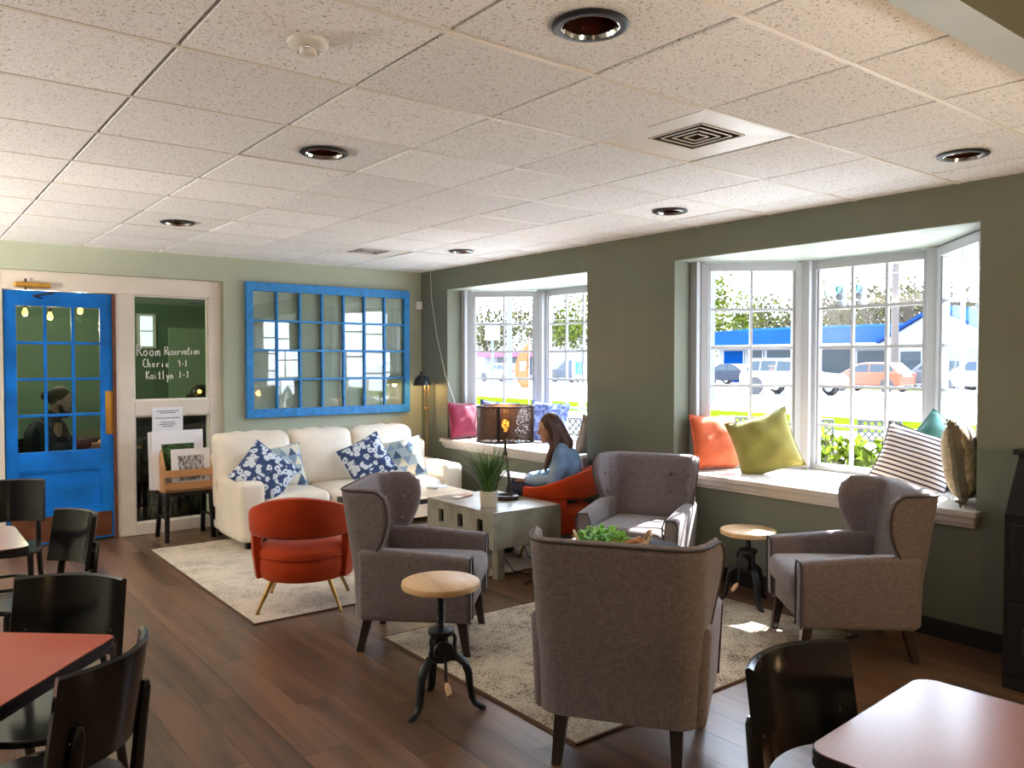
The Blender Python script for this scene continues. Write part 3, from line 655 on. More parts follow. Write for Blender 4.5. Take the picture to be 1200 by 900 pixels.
def vent(a, b_, label):
    cx, cy = GX+(a+0.5)*T, GY+(b_+0.5)*T
    r = thing('air_vent', label, 'air vent', (cx, cy, CEIL-0.004), 0, 'square ceiling vents')
    h = T/2-0.006; g = G(); q = 0.15
    for s0, s1, z0, z1 in ((h, q, -0.004, 0.004),):
        for k in range(4):
            a0, a1 = pi/4+k*pi/2, pi/4+(k+1)*pi/2; R = sqrt(2)
            g.add([(s0*R*cos(a0), s0*R*sin(a0), z0), (s0*R*cos(a1), s0*R*sin(a1), z0), (s1*R*cos(a1), s1*R*sin(a1), z1), (s1*R*cos(a0), s1*R*sin(a0), z1)], [(0,1,2,3)])
    g.build('face_panel', 'white_paint', r, smooth=False)
    G().box(-q, q, -q, q, 0.10, 0.105).build('plenum', 'black_base', r, smooth=False)
    for m in range(4):
        s0 = q-0.002-m*0.036; s1 = s0-0.015; g = G(); R = sqrt(2)
        for k in range(4):
            a0, a1 = pi/4+k*pi/2, pi/4+(k+1)*pi/2
            lo = [(s0*R*cos(x), s0*R*sin(x), 0.002) for x in (a0, a1)]; hi = [(s1*R*cos(x), s1*R*sin(x), 0.034) for x in (a1, a0)]
            g.add(lo+hi, [(0,1,2,3)])
        lv = g.build('louver', 'bronze', r, smooth=False)  # dark metal imitates the shade between the louvers
        G().box(-s0, s0, -s0, -s0+0.004, -0.001, 0.003).box(-s0, s0, s0-0.004, s0, -0.001, 0.003).box(-s0, -s0+0.004, -s0, s0, -0.001, 0.003).box(s0-0.004, s0, -s0, s0, -0.001, 0.003).build('rim', 'white_paint', lv, smooth=False)
    g = G()
    for k in range(4):
        a0, a1 = pi/4+k*pi/2, pi/4+(k+1)*pi/2; R = sqrt(2)
        g.add([(q*R*cos(a0), q*R*sin(a0), 0.002), (q*R*cos(a1), q*R*sin(a1), 0.002), (q*R*cos(a1), q*R*sin(a1), 0.104), (q*R*cos(a0), q*R*sin(a0), 0.104)], [(0,1,2,3)])
    g.build('duct', 'bronze', r, smooth=False)
vent(4, 0, 'large white square air vent near the right bay window')
vent(5, 7, 'small far square air vent above the sofa corner')
sd = thing('smoke_detector', 'round white smoke detector on a ceiling tile', 'smoke detector', (1.05, 2.39, CEIL-0.012))
G().lathe([(0.062, 0), (0.062, -0.012), (0.050, -0.022), (0, -0.026)], 28).build('housing', 'plastic_white', sd)
G().lathe([(0.026, -0.024), (0.026, -0.042), (0.018, -0.046), (0, -0.046)], 16).build('sensor_cage', 'plastic_white', sd)
for k in range(3): G().ball((0.036*cos(k*2.1), 0.036*sin(k*2.1), -0.027), 0.006, 8, 6).build('indicator', 'chrome', sd)

# added off-frame fill lamps, shaped as bowl pendants, brighten ceiling and warm chair backs
def pendant(x, y, z, label, watt, glow):
    r = thing('fill_pendant', label, 'pendant lamp', (x, y, z), 0, 'added fill lamps over the dining side')
    G().lathe([(0.0, -0.10), (0.09, -0.09), (0.17, -0.05), (0.21, 0.0), (0.20, 0.0), (0.16, -0.045), (0.085, -0.08), (0.0, -0.09)], 32, caps=False).build('bowl', 'bronze', r)
    G().ball((0, 0, -0.05), 0.03, 14, 10).build('bulb', 'fill_globe_warm', r)
    for k in range(3):
        a_ = 2*pi*k/3; G().tube([(0.20*cos(a_), 0.20*sin(a_), 0.0), (0, 0, 0.45)], 0.003, 5).build('chain', 'bronze', r)
    G().cyl((0, 0, 0.45), (0, 0, CEIL-z-0.014), 0.006, n=8).build('rod', 'bronze', r)
    l = bpy.data.lights.new('fill_uplight', 'SPOT'); l.energy = watt; l.color = (1.0, 0.90, 0.79); l.shadow_soft_size = 0.06; l.spot_size = radians(172); l.spot_blend = 0.25
    o = bpy.data.objects.new('fill_uplight', l); COL.objects.link(o); o.location = (0, 0, 0.01); o.rotation_euler = (pi, 0, 0); o.parent = r
    if glow:
        G().ball((0, 0, -0.125), (0.035, 0.035, 0.03), 14, 10).build('warm_fill_finial', 'bulb_warm', r)
        l = bpy.data.lights.new('warm_fill_light', 'POINT'); l.energy = glow; l.color = (1.0, 0.66, 0.32); l.shadow_soft_size = 0.1  # added warm fill for the chair backs and right wall
        o = bpy.data.objects.new('warm_fill_light', l); COL.objects.link(o); o.location = (0, 0, -0.26); o.parent = r
for k, (x, y) in enumerate([(-1.9, 1.6), (-1.9, 4.0), (-1.9, 6.4), (-1.1, -0.1), (1.5, -0.1), (3.3, -0.05)]):
    pendant(x, y, 1.60, ['added ceiling fill lamp over the left tables, nearest one', 'added ceiling fill lamp over the left tables, middle one', 'added ceiling fill lamp over the left tables, farthest one', 'added fill lamp by the header beam, left one', 'added fill lamp by the header beam, middle one', 'added fill lamp by the header beam, right one'][k], [3, 52, 420, 8, 18, 14][k], [0, 0, 0, 5, 10, 30][k])

# ------------------------------------------------------------------ rugs
def rug(name, x0, x1, y0, y1, m, label):
    r = thing(name, label, 'rug', ((x0+x1)/2, (y0+y1)/2, 0)); hx, hy = (x1-x0)/2, (y1-y0)/2
    G().rbox(-hx, hx, -hy, hy, 0, 0.009, 0.003, 6).build('pile', m, r)
    e = G(); e.box(-hx-0.008, hx+0.008, -hy-0.008, -hy+0.004, 0, 0.0095).box(-hx-0.008, hx+0.008, hy-0.004, hy+0.008, 0, 0.0095).box(-hx-0.008, -hx+0.004, -hy, hy, 0, 0.0095).box(hx-0.004, hx+0.008, -hy, hy, 0, 0.0095)
    e.build('binding', 'rug_edge', r, smooth=False)
rug('area_rug', 2.22, 4.40, 2.44, 4.07, 'rug_speckled', 'speckled beige and grey rug under the four wing chairs')
rug('area_rug', 1.72, 4.30, 4.75, 7.18, 'rug_faded', 'faded cream rug under the sofa and orange chair')

# ------------------------------------------------------------------ wing chairs
def make_wing(label, loc, rz):
    t = thing('wing_chair', label, 'armchair', loc, rz, 'grey wing chairs around the small table')
    F = 'grey_fabric'
    G().rbox(-0.29, 0.29, -0.27, 0.30, 0.20, 0.34, 0.02, 7).build('seat_base', F, t)
    G().rbox(-0.245, 0.245, -0.24, 0.345, 0.325, 0.465, 0.045, 8, crown=0.018).build('seat_cushion', F, t)
    g = G(); g.tube([(-0.24, 0.335, 0.335), (0.24, 0.335, 0.335)], 0.005, 6)
    for s in (-1, 1):
        a = G().rbox(min(s*0.24, s*0.335), max(s*0.24, s*0.335), -0.28, 0.325, 0.195, 0.585, 0.03, 8)
        # arm slopes gently to the front
        a.v = [(x + s*0.02*(z-0.18)/0.4, y, z - (0.035*max(0, (y+0.1)/0.42) if z > 0.4 else 0)) for x, y, z in a.v]
        a.build('armrest', F, t)
        p = G(); p.tube([(s*0.245, 0.322, 0.20), (s*0.25, 0.325, 0.50), (s*0.265, 0.325, 0.543), (s*0.335, 0.325, 0.543), (s*0.352, 0.325, 0.50), (s*0.338, 0.322, 0.20)], 0.0055, 6)
        p.build('arm_piping', 'piping_dark', t)
    # back with wings: one curved upholstered shell
    NB, NC, NW = 5, 5, 6
    us = [('b', -i/NB) for i in range(NB)]
    Zs = [0.205, 0.30, 0.42, 0.52, 0.57, 0.62, 0.67, 0.72, 0.77, 0.82, 0.86, 0.89]
    def wingL(z):
        pts = [(0.19, 0.03), (0.52, 0.05), (0.57, 0.085), (0.62, 0.125), (0.67, 0.155), (0.72, 0.18), (0.77, 0.195), (0.82, 0.20), (0.86, 0.19), (0.89, 0.155), (0.92, 0.11)]
        for (a, b0), (c, d0) in zip(pts, pts[1:]):
            if z <= c: return b0 + (d0-b0)*(z-a)/(c-a)
        return 0.11
    def plan(side, k, z):
        """k: 0..NB straight back, then corner, then wing; returns position and outward normal"""
        Wd = 0.318 + 0.025*max(0, (z-0.19)/0.70); yb = -0.325 - 0.07*max(0, (z-0.40)/0.5); rr = 0.10; al = radians(14)*max(0.0, min(1, (z-0.3)/0.5))
        turn = pi/2 - al; L1 = Wd - rr
        if k <= NB: x, y, th_ = L1*k/NB, yb, 0.0
        elif k <= NB+NC:
            th_ = turn*(k-NB)/NC; x = L1 + rr*sin(th_); y = yb + rr*(1-cos(th_))
        else:
            th_ = turn; d_ = wingL(z)*(k-NB-NC)/NW
            x = L1 + rr*sin(turn) + d_*cos(turn); y = yb + rr*(1-cos(turn)) + d_*sin(turn)
        n = (sin(th_), -cos(th_))
        return side*x, y, side*n[0], n[1]
    K = NB+NC+NW; seq = [(-1, k) for k in range(K, 0, -1)] + [(1, k) for k in range(0, K+1)]
    th = 0.075
    def pt(u, j, inner):
        side, k = seq[u]; z = Zs[j]
        x, y, nx, ny = plan(side, k, z)
        lean = 0.0
        tt = th*(0.55 if k > NB+NC else 0.8)
        zz = z
        if inner:
            x -= nx*tt; y -= ny*tt
        e = max(0, 1-abs(j-(len(Zs)-1))/1.0)
        return Vector((x, y, zz))
    nu, nv = len(seq), len(Zs)
    g = G()
    def ring(u, q):
        # closed section around the shell thickness at column u
        if q < nv: return pt(u, q, False)
        if q == nv: 
            a, b0 = pt(u, nv-1, False), pt(u, nv-1, True); return (a+b0)/2 + Vector((0, 0, 0.016))
        return pt(u, 2*nv-q, True)
    nq = 2*nv+1
    o = len(g.v)
    for u in range(nu):
        for q in range(nq): g.v.append(tuple(ring(u, q)))
    for u in range(nu-1):
        for q in range(nq): g.f.append((u*nq+q, (u+1)*nq+q, (u+1)*nq+(q+1) % nq, u*nq+(q+1) % nq))
    # front edges of the wings
    for u, rev in ((0, False), (nu-1, True)):
        c0 = len(g.v)
        for j in range(nv):
            a, b0 = pt(u, j, False), pt(u, j, True); side, k = seq[u]
            x1, y1, nx, ny = plan(side, k, Zs[j]); tx, ty = (-ny*side, nx*side)
            g.v.append(tuple((a+b0)/2 + Vector((tx*0.014, ty*0.014, 0))))
        for j in range(nv-1):
            f1 = (u*nq+j, u*nq+j+1, c0+j+1, c0+j); f2 = (c0+j, c0+j+1, u*nq+(2*nv-j-1), u*nq+(2*nv-j) % nq if j else u*nq+2*nv)
            g.f.append(f1 if not rev else f1[::-1]); g.f.append(f2 if not rev else f2[::-1])
        g.f.append((u*nq+nv-1, u*nq+nv, c0+nv-1)); g.f.append((u*nq+nv, u*nq+nv+1, c0+nv-1))
    bk = g.build('backrest', F, t, sharp=70)
    # piping along the outer edge of back and wings
    pts = [pt(0, j, False) for j in range(3, nv)] + [pt(u, nv-1, False)+Vector((0, 0, 0.004)) for u in range(1, nu-1)] + [pt(nu-1, j, False) for j in range(nv-1, 2, -1)]
    G().tube(pts, 0.0055, 6).build('back_piping', 'piping_dark', bk)
    for z in (0.63, 0.76):
        for kx in (-13, -9, -3, 3, 9, 13):
            side = -1 if kx < 0 else 1; k = abs(kx)
            x, y, nx, ny = plan(side, k if k > 5 else k*1.0, z); tt = th*(0.55 if k > NB+NC else 0.8)+0.002
            G().ball((x-nx*tt, y-ny*tt, z), (0.012, 0.012, 0.012), 10, 6).build('button', F, bk)
    for s in (-1, 1):
        for yy0, yy1 in ((-0.25, -0.30), (0.27, 0.30)):
            xs = s*(0.225 if yy0 < 0 else 0.265)
            a, b0 = 0.026, 0.018
            G().hexa([(xs+s*0.01-b0, yy1-b0, 0), (xs+s*0.01+b0, yy1-b0, 0), (xs+s*0.01+b0, yy1+b0, 0), (xs+s*0.01-b0, yy1+b0, 0), (xs-a, yy0-a, 0.19), (xs+a, yy0-a, 0.19), (xs+a, yy0+a, 0.19), (xs-a, yy0+a, 0.19)]).build('leg', 'espresso', t, bevel=0.003)
    return t
w0 = make_wing('grey wing chair seen from behind, large in the foreground', (2.44, 2.35, 0), face(0.83, 0.56))
dup(w0, (2.40, 3.93, 0), face(0.72, -0.69), 'grey wing chair between the orange chair and the round wood stool')
dup(w0, (4.17, 2.40, 0), face(-0.75, 0.66), 'grey wing chair at right below the striped pillow')
dup(w0, (4.16, 3.92, 0), face(-0.90, -0.46), 'grey wing chair facing us beside the orange window pillow')

# ------------------------------------------------------------------ orange barrel chairs
def make_barrel(label, loc, rz):
    t = thing('barrel_chair', label, 'armchair', loc, rz, 'rust orange barrel chairs')
    V = 'velvet'
    g = G(); prof = [(0.0, 0.185), (0.24, 0.185), (0.285, 0.195), (0.305, 0.23), (0.31, 0.315), (0.30, 0.345)]
    g.lathe(prof, 40, caps=False).build('seat_drum', V, t)
    g = G(); g.lathe([(0.30, 0.338), (0.316, 0.352), (0.308, 0.378), (0.265, 0.405), (0.15, 0.418), (0.0, 0.42)], 40, caps=False)
    c = g.build('seat_cushion', V, t)
    G().tube([(0.312*cos(a*pi/20), 0.312*sin(a*pi/20), 0.343) for a in range(40)], 0.006, 6, closed=True).build('piping', V, c)
    # wrap-around back band: angle measured from the back (-Y); high at the back, sloping to the arms
    n = 33; A = [radians(-128 + 256*i/(n-1)) for i in range(n)]
    def top(a):
        d = abs(math.degrees(a)); k = max(0, min(1, (d-5)/112)); k = k*k*(3-2*k)*0.75+k*0.25; return 0.745 - 0.175*k
    def bot(a):
        d = abs(math.degrees(a)); k = max(0, min(1, (d-45)/65)); k = k*k*(3-2*k); return 0.475 + 0.0*k
    g = G(); sec = 12
    def P(i, q):
        a = A[i]; zt, zb = top(a), bot(a); h = (zt-zb)/2; zc = (zt+zb)/2; th = 0.036
        ang = 2*pi*q/sec; cs, sn = cos(ang), sin(ang)
        ex = 0.45
        dr = th*math.copysign(abs(cs)**ex, cs); dz = h*math.copysign(abs(sn)**ex, sn)
        lean = 0.10*max(0, (zc+dz-0.45))*max(0.2, cos(a))*1.6
        R = 0.325 + dr + lean
        if abs(math.degrees(a)) > 118: R -= 0.0
        return (R*sin(a), -R*cos(a), zc+dz)
    for i in range(n):
        for q in range(sec): g.v.append(P(i, q))
    for i in range(n-1):
        for q in range(sec): g.f.append((i*sec+q, (i+1)*sec+q, (i+1)*sec+(q+1) % sec, i*sec+(q+1) % sec))
    for i, sg in ((0, 1), (n-1, -1)):
        c0 = len(g.v); cv = sum((Vector(P(i, q)) for q in range(sec)), Vector())/sec; a = A[i]; tx = Vector((cos(a), sin(a), 0))*(-sg)*(-1 if False else 1)
        g.v.append(tuple(cv + tx*0.02))
        for q in range(sec): g.f.append((c0, i*sec+q, i*sec+(q+1) % sec))
    bk = g.build('back_band', V, t, sharp=60)
    for s in (-1, 1):      # side pillars joining band and drum
        p = G(); nn = 7
        for i in range(nn):
            a = radians(62 + 40*i/(nn-1))*s
            for R, z in ((0.285, 0.20), (0.325, 0.20), (0.348, 0.36), (0.352, 0.52), (0.30, 0.52), (0.30, 0.36)):
                p.v.append((R*sin(a), -R*cos(a), z))
        for i in range(nn-1):
            for q in range(6): p.f.append((i*6+q, (i+1)*6+q, (i+1)*6+(q+1) % 6, i*6+(q+1) % 6))
        p.f.append(tuple(range(6))); p.f.append(tuple((nn-1)*6+q for q in range(6)))
        p.build('side_support', V, t)
    for sx in (-1, 1):
        for sy in (-1, 1):
            l = G().tube([(sx*0.19, sy*0.19, 0.19), (sx*0.268, sy*0.25, 0.012)], [0.017, 0.010], 12).build('leg', 'brass', t)
            G().lathe([(0.012, 0.0), (0.016, 0.004), (0.016, 0.010), (0.010, 0.014)], 12, (sx*0.268, sy*0.25, 0)).build('foot_cap', 'brass', l)
    return t
b0 = make_barrel('rust orange velvet barrel chair with open back, turned toward the sofa', (2.14, 4.98, 0.009), face(0.52, 0.85))
b0.scale = (0.95, 0.95, 1.0)
dup(b0, (4.37, 5.05, 0.009), face(-0.58, 0.81), 'rust orange barrel chair with the woman in it')

# ------------------------------------------------------------------ crank stools
def make_stool(label, loc, rz, top):
    t = thing('crank_stool', label, 'stool', loc, rz, 'crank stools with round wood tops')
    G().lathe([(0, top-0.034), (0.165, top-0.034), (0.176, top-0.029), (0.180, top-0.017), (0.177, top-0.004), (0.170, top), (0, top)], 48).build('round_top', 'stool_wood', t)
    s = G(); s.cyl((0, 0, 0.24), (0, 0, top-0.034), 0.016, n=16)
    k = 0.36
    while k < top-0.05: s.lathe([(0.0165, 0), (0.019, 0.003), (0.0165, 0.006)], 14, (0, 0, k), caps=False); k += 0.012
    s.lathe([(0.05, 0), (0.05, 0.008), (0.02, 0.012)], 16, (0, 0, top-0.046)); s.build('screw', 'iron', t)
    h = G(); h.lathe([(0.022, 0.235), (0.032, 0.24), (0.036, 0.27), (0.034, 0.32), (0.040, 0.335), (0.058, 0.340), (0.060, 0.360), (0.030, 0.368)], 20)
    h.lathe([(0.034, 0.214), (0.05, 0.222), (0.05, 0.238), (0.03, 0.242)], 20)
    h.build('hub', 'iron', t)
    for i in range(3):
        a = 2*pi*i/3; c, sn = cos(a), sin(a)
        pr = [(0.035, 0.232), (0.075, 0.238), (0.110, 0.215), (0.128, 0.17), (0.134, 0.11), (0.142, 0.06), (0.158, 0.028), (0.190, 0.013), (0.208, 0.010)]
        l = G().tube([(r*c, r*sn, z) for r, z in pr], [0.021, 0.024, 0.025, 0.024, 0.021, 0.020, 0.018, 0.016, 0.011], 10, flat=0.75, up=(-sn, c, 0)).build('leg', 'iron', t)
        G().tube([(0.056*c, 0.056*sn, 0.345), (0.066*c, 0.066*sn, 0.325), (0.062*c, 0.062*sn, 0.28), (0.070*c, 0.070*sn, 0.236)], 0.009, 8).build('bracket', 'iron', t)
    a = radians(176); c, sn = cos(a), sin(a)
    G().lathe([(0.0, -0.010), (0.046, -0.010), (0.050, 0.0), (0.046, 0.010), (0.0, 0.010)], 20).build('gear', 'iron', t, (0.052*c, 0.052*sn, 0.275), rot=(pi/2, 0, a+pi/2))
    cr = G().tube([(0.03*c, 0.03*sn, 0.238), (0.085*c, 0.085*sn, 0.236), (0.092*c, 0.092*sn, 0.215), (0.094*c, 0.094*sn, 0.165), (0.108*c, 0.108*sn, 0.148)], 0.0075, 8).build('crank', 'iron', t)
    G().tube([(0.106*c, 0.106*sn, 0.150), (0.122*c, 0.122*sn, 0.138), (0.150*c, 0.150*sn, 0.120), (0.160*c, 0.160*sn, 0.114)], [0.009, 0.014, 0.014, 0.010], 12).build('crank_handle', 'stool_wood', cr)
make_stool('tall crank stool with round wood top in front of the left wing chair', (1.98, 3.09, 0), radians(75), 0.585)
make_stool('short crank stool with round wood top below the olive window pillow', (4.42, 3.20, 0), radians(2), 0.49)

# ------------------------------------------------------------------ sofa
sf = thing('sofa', 'cream leather three-seat sofa below the blue window frame', 'sofa', (3.40, 7.02, 0.009))
LE = 'leather'
G().rbox(-1.09, 1.09, -0.36, 0.44, 0.07, 0.30, 0.03, 7).build('base', LE, sf)
G().rbox(-1.09, 1.09, 0.26, 0.47, 0.10, 0.76, 0.05, 7).build('back_frame', LE, sf)
for s in (-1, 1): G().rbox(min(s*0.89, s*1.115), max(s*0.89, s*1.115), -0.40, 0.47 if s > 0 else 0.20, 0.06, 0.565, 0.05, 8, crown=0.012).build('armrest', LE, sf)
for k in range(3):
    x0 = -0.885 + k*0.59
    G().rbox(x0+0.004, x0+0.586, -0.41, 0.16, 0.27, 0.43, 0.06, 9, crown=0.035).build('seat_cushion', LE, sf)
    cx0, cx1 = [(-1.115, -0.425), (-0.422, 0.200), (0.203, 0.880)][k]
    b = G().rbox(cx0, cx1, -0.11, 0.11, -0.25, 0.25, 0.075, 12, crown=0.014, crown_front=0.045)
    b.v = [(x, y + 0.006*sin(x*41+z*9)*max(0, z/0.25)**2, z + 0.007*sin(x*33+k)*(1 if z > 0.15 else 0)) for x, y, z in b.v]
    b.v = [(x, y + (z)*0.22, z) for x, y, z in b.v]
    b.build('back_cushion', LE, sf, (0, 0.24, 0.675))
for sx in (-1, 1):
    for yy in (-0.32, 0.40): G().box(sx*1.0-0.04, sx*1.0+0.04, yy-0.03, yy+0.03, 0, 0.07).build('foot', 'black_wood', sf, smooth=False)

# ------------------------------------------------------------------ cushions
def pillow_mesh(w_, h_, t_, m, pinch=0.07, n=17, wrinkle=0.0, sd=0):
    rnd = random.Random(sd); ph = [rnd.uniform(0, 6) for _ in range(6)]
    g = G()
    for sg in (-1, 1):
        def fn(i, j):
            u, v = -1+2*i/(n-1), -1+2*j/(n-1)
            e = max(0, (1-u**4)*(1-v**4))**0.5 * (0.6+0.4*max(0, (1-u*u)*(1-v*v))**0.5)
            x = w_/2*u*(1-pinch*(1-v*v)*abs(u)**3); z = h_/2*v*(1-pinch*(1-u*u)*abs(v)**3)
            wv = wrinkle*(sin(7*u+3*v+ph[0])+sin(9*v-4*u+ph[1])+0.6*sin(15*u*v+ph[2]))*e
            return (x, sg*(t_/2*e)+wv, z)
        g.grid(fn, n, n)
    return g.mesh('cushion_cover', m, True, 80)
def pillow(label, loc, w_, h_, t_, m, rot, pinch=0.07, wrinkle=0.004, sd=0, piping=None, cat='pillow'):
    r = thing('throw_pillow', label, cat, loc); r.rotation_euler = rot
    c = inst('cover', pillow_mesh(w_, h_, t_, m, pinch, 17, wrinkle, sd), r)
    n = 12; pts = []
    for k in range(4*n):
        sd_, q = divmod(k, n); a = -1+2*q/n
        u, v = [(a, -1), (1, a), (-a, 1), (-1, -a)][sd_]
        pts.append((w_/2*u*(1-pinch*(1-v*v)), 0, h_/2*v*(1-pinch*(1-u*u))))
    G().tube(pts, 0.004, 5, closed=True).build('seam', piping or m, r)
    return r
# on the sofa
pillow('navy and white floral pillow on the left sofa arm, tipped on its corner', (2.56, 6.78, 0.625), 0.46, 0.44, 0.14, 'floral_blue', (radians(-36), radians(36), radians(-26)), sd=1)
pillow('blue triangle print pillow at left, leaning behind the floral one', (2.80, 6.98, 0.63), 0.42, 0.40, 0.13, 'triangle_print', (radians(-16), radians(-5), radians(6)), sd=2)
pillow('navy and white floral pillow at the middle right of the sofa', (3.60, 6.90, 0.64), 0.43, 0.43, 0.14, 'floral_blue', (radians(-22), radians(-26), radians(-14)), sd=3)
pillow('grey and blue triangle print pillow at the right end of the sofa', (4.00, 6.93, 0.625), 0.42, 0.40, 0.14, 'triangle_print', (radians(-20), radians(-12), radians(-30)), sd=4)
# left bay
pillow('magenta velvet pillow on the left window seat', (4.88, 7.15, 0.955), 0.40, 0.39, 0.15, 'magenta', (radians(-9), 0, radians(6)), sd=5)
pillow('navy pillow at the far left bay corner behind the lamp shade', (5.16, 6.92, 0.96), 0.42, 0.40, 0.14, 'navy_pillow', (radians(-12), radians(6), radians(-40)), sd=6)
pillow('crumpled blue pillow on the left window seat beside the lamp shade', (5.34, 6.30, 0.96), 0.42, 0.42, 0.14, 'blue_crushed', (radians(-10), radians(4), radians(-62)), wrinkle=0.010, sd=7)
pillow('black pillow at the right end of the left window seat', (5.16, 5.30, 0.95), 0.46, 0.44, 0.14, 'black_cloth', (radians(14), radians(24), radians(20)), sd=8)
pillow('beige tasseled pillow beside the black one on the left seat', (4.93, 5.22, 0.93), 0.36, 0.36, 0.12, 'beige_cloth', (radians(12), radians(6), radians(8)), sd=9)
# right bay
pillow('orange linen pillow on the right window seat', (5.03, 3.95, 0.965), 0.44, 0.42, 0.17, 'orange_linen', (radians(-14), radians(2), radians(-12)), sd=10, wrinkle=0.006)
pillow('olive green pillow leaning on its corner beside the orange one', (5.10, 3.56, 0.975), 0.46, 0.46, 0.16, 'olive_linen', (radians(-18), radians(-18), radians(-52)), sd=11, wrinkle=0.006, pinch=0.1)
sp = pillow('striped pillow at the right end of the right window seat', (5.20, 2.50, 0.95), 0.46, 0.40, 0.17, 'striped_cloth', (radians(-16), radians(16), radians(-74)), sd=12, pinch=0.09, piping='plum_cloth')
pillow('teal velvet pillow tucked behind the striped pillow', (5.33, 2.42, 0.985), 0.42, 0.42, 0.14, 'teal_velvet', (radians(-6), radians(40), radians(-50)), sd=13, wrinkle=0.008)
tp = pillow('taupe pillow with knotted tassels at the right edge of the window seat', (4.985, 2.115, 1.0), 0.44, 0.46, 0.17, 'taupe_dark', (radians(9), radians(-4), radians(-168)), sd=14, pinch=0.06)
inst('front_panel', pillow_mesh(0.22, 0.45, 0.178, 'damask', 0.06, 17, 0.0, 14), tp, (0.095, -0.004, 0))
for x, z in ((0.21, 0.215), (0.205, -0.225), (-0.21, -0.22)):
    g = G()
    rn = random.Random(3)
    for k in range(22):
        a, e = rn.uniform(0, 2*pi), rn.uniform(-1.2, 1.2); d_ = Vector((cos(a)*cos(e), sin(a)*cos(e), sin(e)))*0.034
        g.tube([(x, 0, z), Vector((x, 0, z))+d_], [0.008, 0.004], 5)
    g.ball((x, 0, z), 0.022, 10, 8).build('tassel', 'taupe_dark', tp)
# ------------------------------------------------------------------ blue window frame on the back wall
bf = thing('window_frame', 'old blue window frame with 28 glass panes hung on the wall above the sofa', 'wall decor', (2.755, 7.745, 1.03))
Wf, Hf, Bd = 1.815, 1.325, 0.085; D0, D1 = 0.0, 0.05
G().box(0, Wf, D0, D1, Hf-Bd, Hf).build('rail', 'worn_blue', bf, smooth=False, bevel=0.003); G().box(0, Wf, D0, D1, 0, Bd).build('rail', 'worn_blue', bf, smooth=False, bevel=0.003)
G().box(0, Bd*0.8, D0+0.001, D1, Bd, Hf-Bd).build('stile', 'worn_blue', bf, smooth=False, bevel=0.003); G().box(Wf-Bd*0.8, Wf, D0+0.001, D1, Bd, Hf-Bd).build('stile', 'worn_blue', bf, smooth=False, bevel=0.003)
x0, x1, z0, z1 = Bd*0.8, Wf-Bd*0.8, Bd, Hf-Bd; cw, rh = (x1-x0)/7, (z1-z0)/4
for k in range(1, 7): G().box(x0+k*cw-0.010, x0+k*cw+0.010, D0+0.004, D1-0.004, z0, z1).build('muntin', 'worn_blue', bf, smooth=False, bevel=0.002)
for k in range(1, 4): G().box(x0, x1, D0+0.0045, D1-0.0045, z0+k*rh-0.010, z0+k*rh+0.010).build('muntin', 'worn_blue', bf, smooth=False, bevel=0.002)
pme = G().box(-cw/2+0.008, cw/2-0.008, -0.0015, 0.0015, -rh/2+0.008, rh/2-0.008).mesh('pane', 'pane_old', False)
for i_ in range(7):
    for j in range(4): inst('pane', pme, bf, (x0+(i_+0.5)*cw, 0.026, z0+(j+0.5)*rh), (radians(random.uniform(-.5, .5)), 0, radians(random.uniform(-.6, .6))))
ms = thing('motion_sensor', 'small white motion sensor high in the wall corner', 'sensor', (4.70, 7.772, 2.205))
G().rbox(-0.035, 0.035, -0.028, 0.028, -0.045, 0.045, 0.012, 6).build('housing', 'plastic_white', ms); G().rbox(-0.022, 0.022, -0.034, -0.026, -0.030, 0.012, 0.004, 5).build('lens', 'paper', ms)
tag(G().tube([(4.745, 7.60, CEIL-0.01), (4.742, 7.57, 2.25), (4.740, 7.46, 1.85), (4.738, 7.30, 1.45), (4.80, 7.20, 1.14)], 0.0035, 6).build('lamp_cord', 'plastic_white'), 'thin pale cord hanging in front of the corner of the window wall', 'cord')

# ------------------------------------------------------------------ floor lamp
fl_ = thing('floor_lamp', 'brass floor lamp with black dome shade in the corner', 'floor lamp', (4.63, 7.50, 0))
G().lathe([(0, 0), (0.11, 0), (0.115, 0.008), (0.10, 0.018), (0.012, 0.024)], 28).build('base', 'brass', fl_)
G().cyl((0, 0, 0.02), (0, 0, 1.08), 0.008, n=12).build('pole', 'brass', fl_)
G().rbox(-0.035, 0.035, -0.012, 0.012, 1.06, 1.085, 0.005, 5).build('fork', 'brass', fl_)
for s in (-1, 1): G().cyl((s*0.024, 0, 1.08), (s*0.024, 0, 1.38), 0.005, n=10).build('upright', 'brass', fl_)
sh = G().lathe([(0.095, 0.0), (0.092, 0.03), (0.075, 0.075), (0.045, 0.105), (0.022, 0.115), (0.022, 0.15), (0.0, 0.155), (0.0, 0.148), (0.018, 0.145), (0.018, 0.110), (0.042, 0.099), (0.070, 0.070), (0.087, 0.028), (0.090, 0.0), (0.095, 0.0)], 30, caps=False).build('shade', 'iron', fl_, (-0.075, -0.03, 1.325))
G().ball((0, 0, 0.035), 0.028, 14, 10).build('bulb', 'bulb_warm', sh)
l = bpy.data.lights.new('floor_lamp_light', 'POINT'); l.energy = 3; l.color = (1, 0.62, 0.25); l.shadow_soft_size = 0.03
o = bpy.data.objects.new('floor_lamp_light', l); COL.objects.link(o); o.location = (-0.075, -0.03, 1.325); o.parent = fl_
G().tube([(0.02, 0, 1.38), (0.0, -0.02, 1.40), (-0.05, -0.03, 1.39)], 0.006, 8).build('knuckle', 'chrome', fl_)

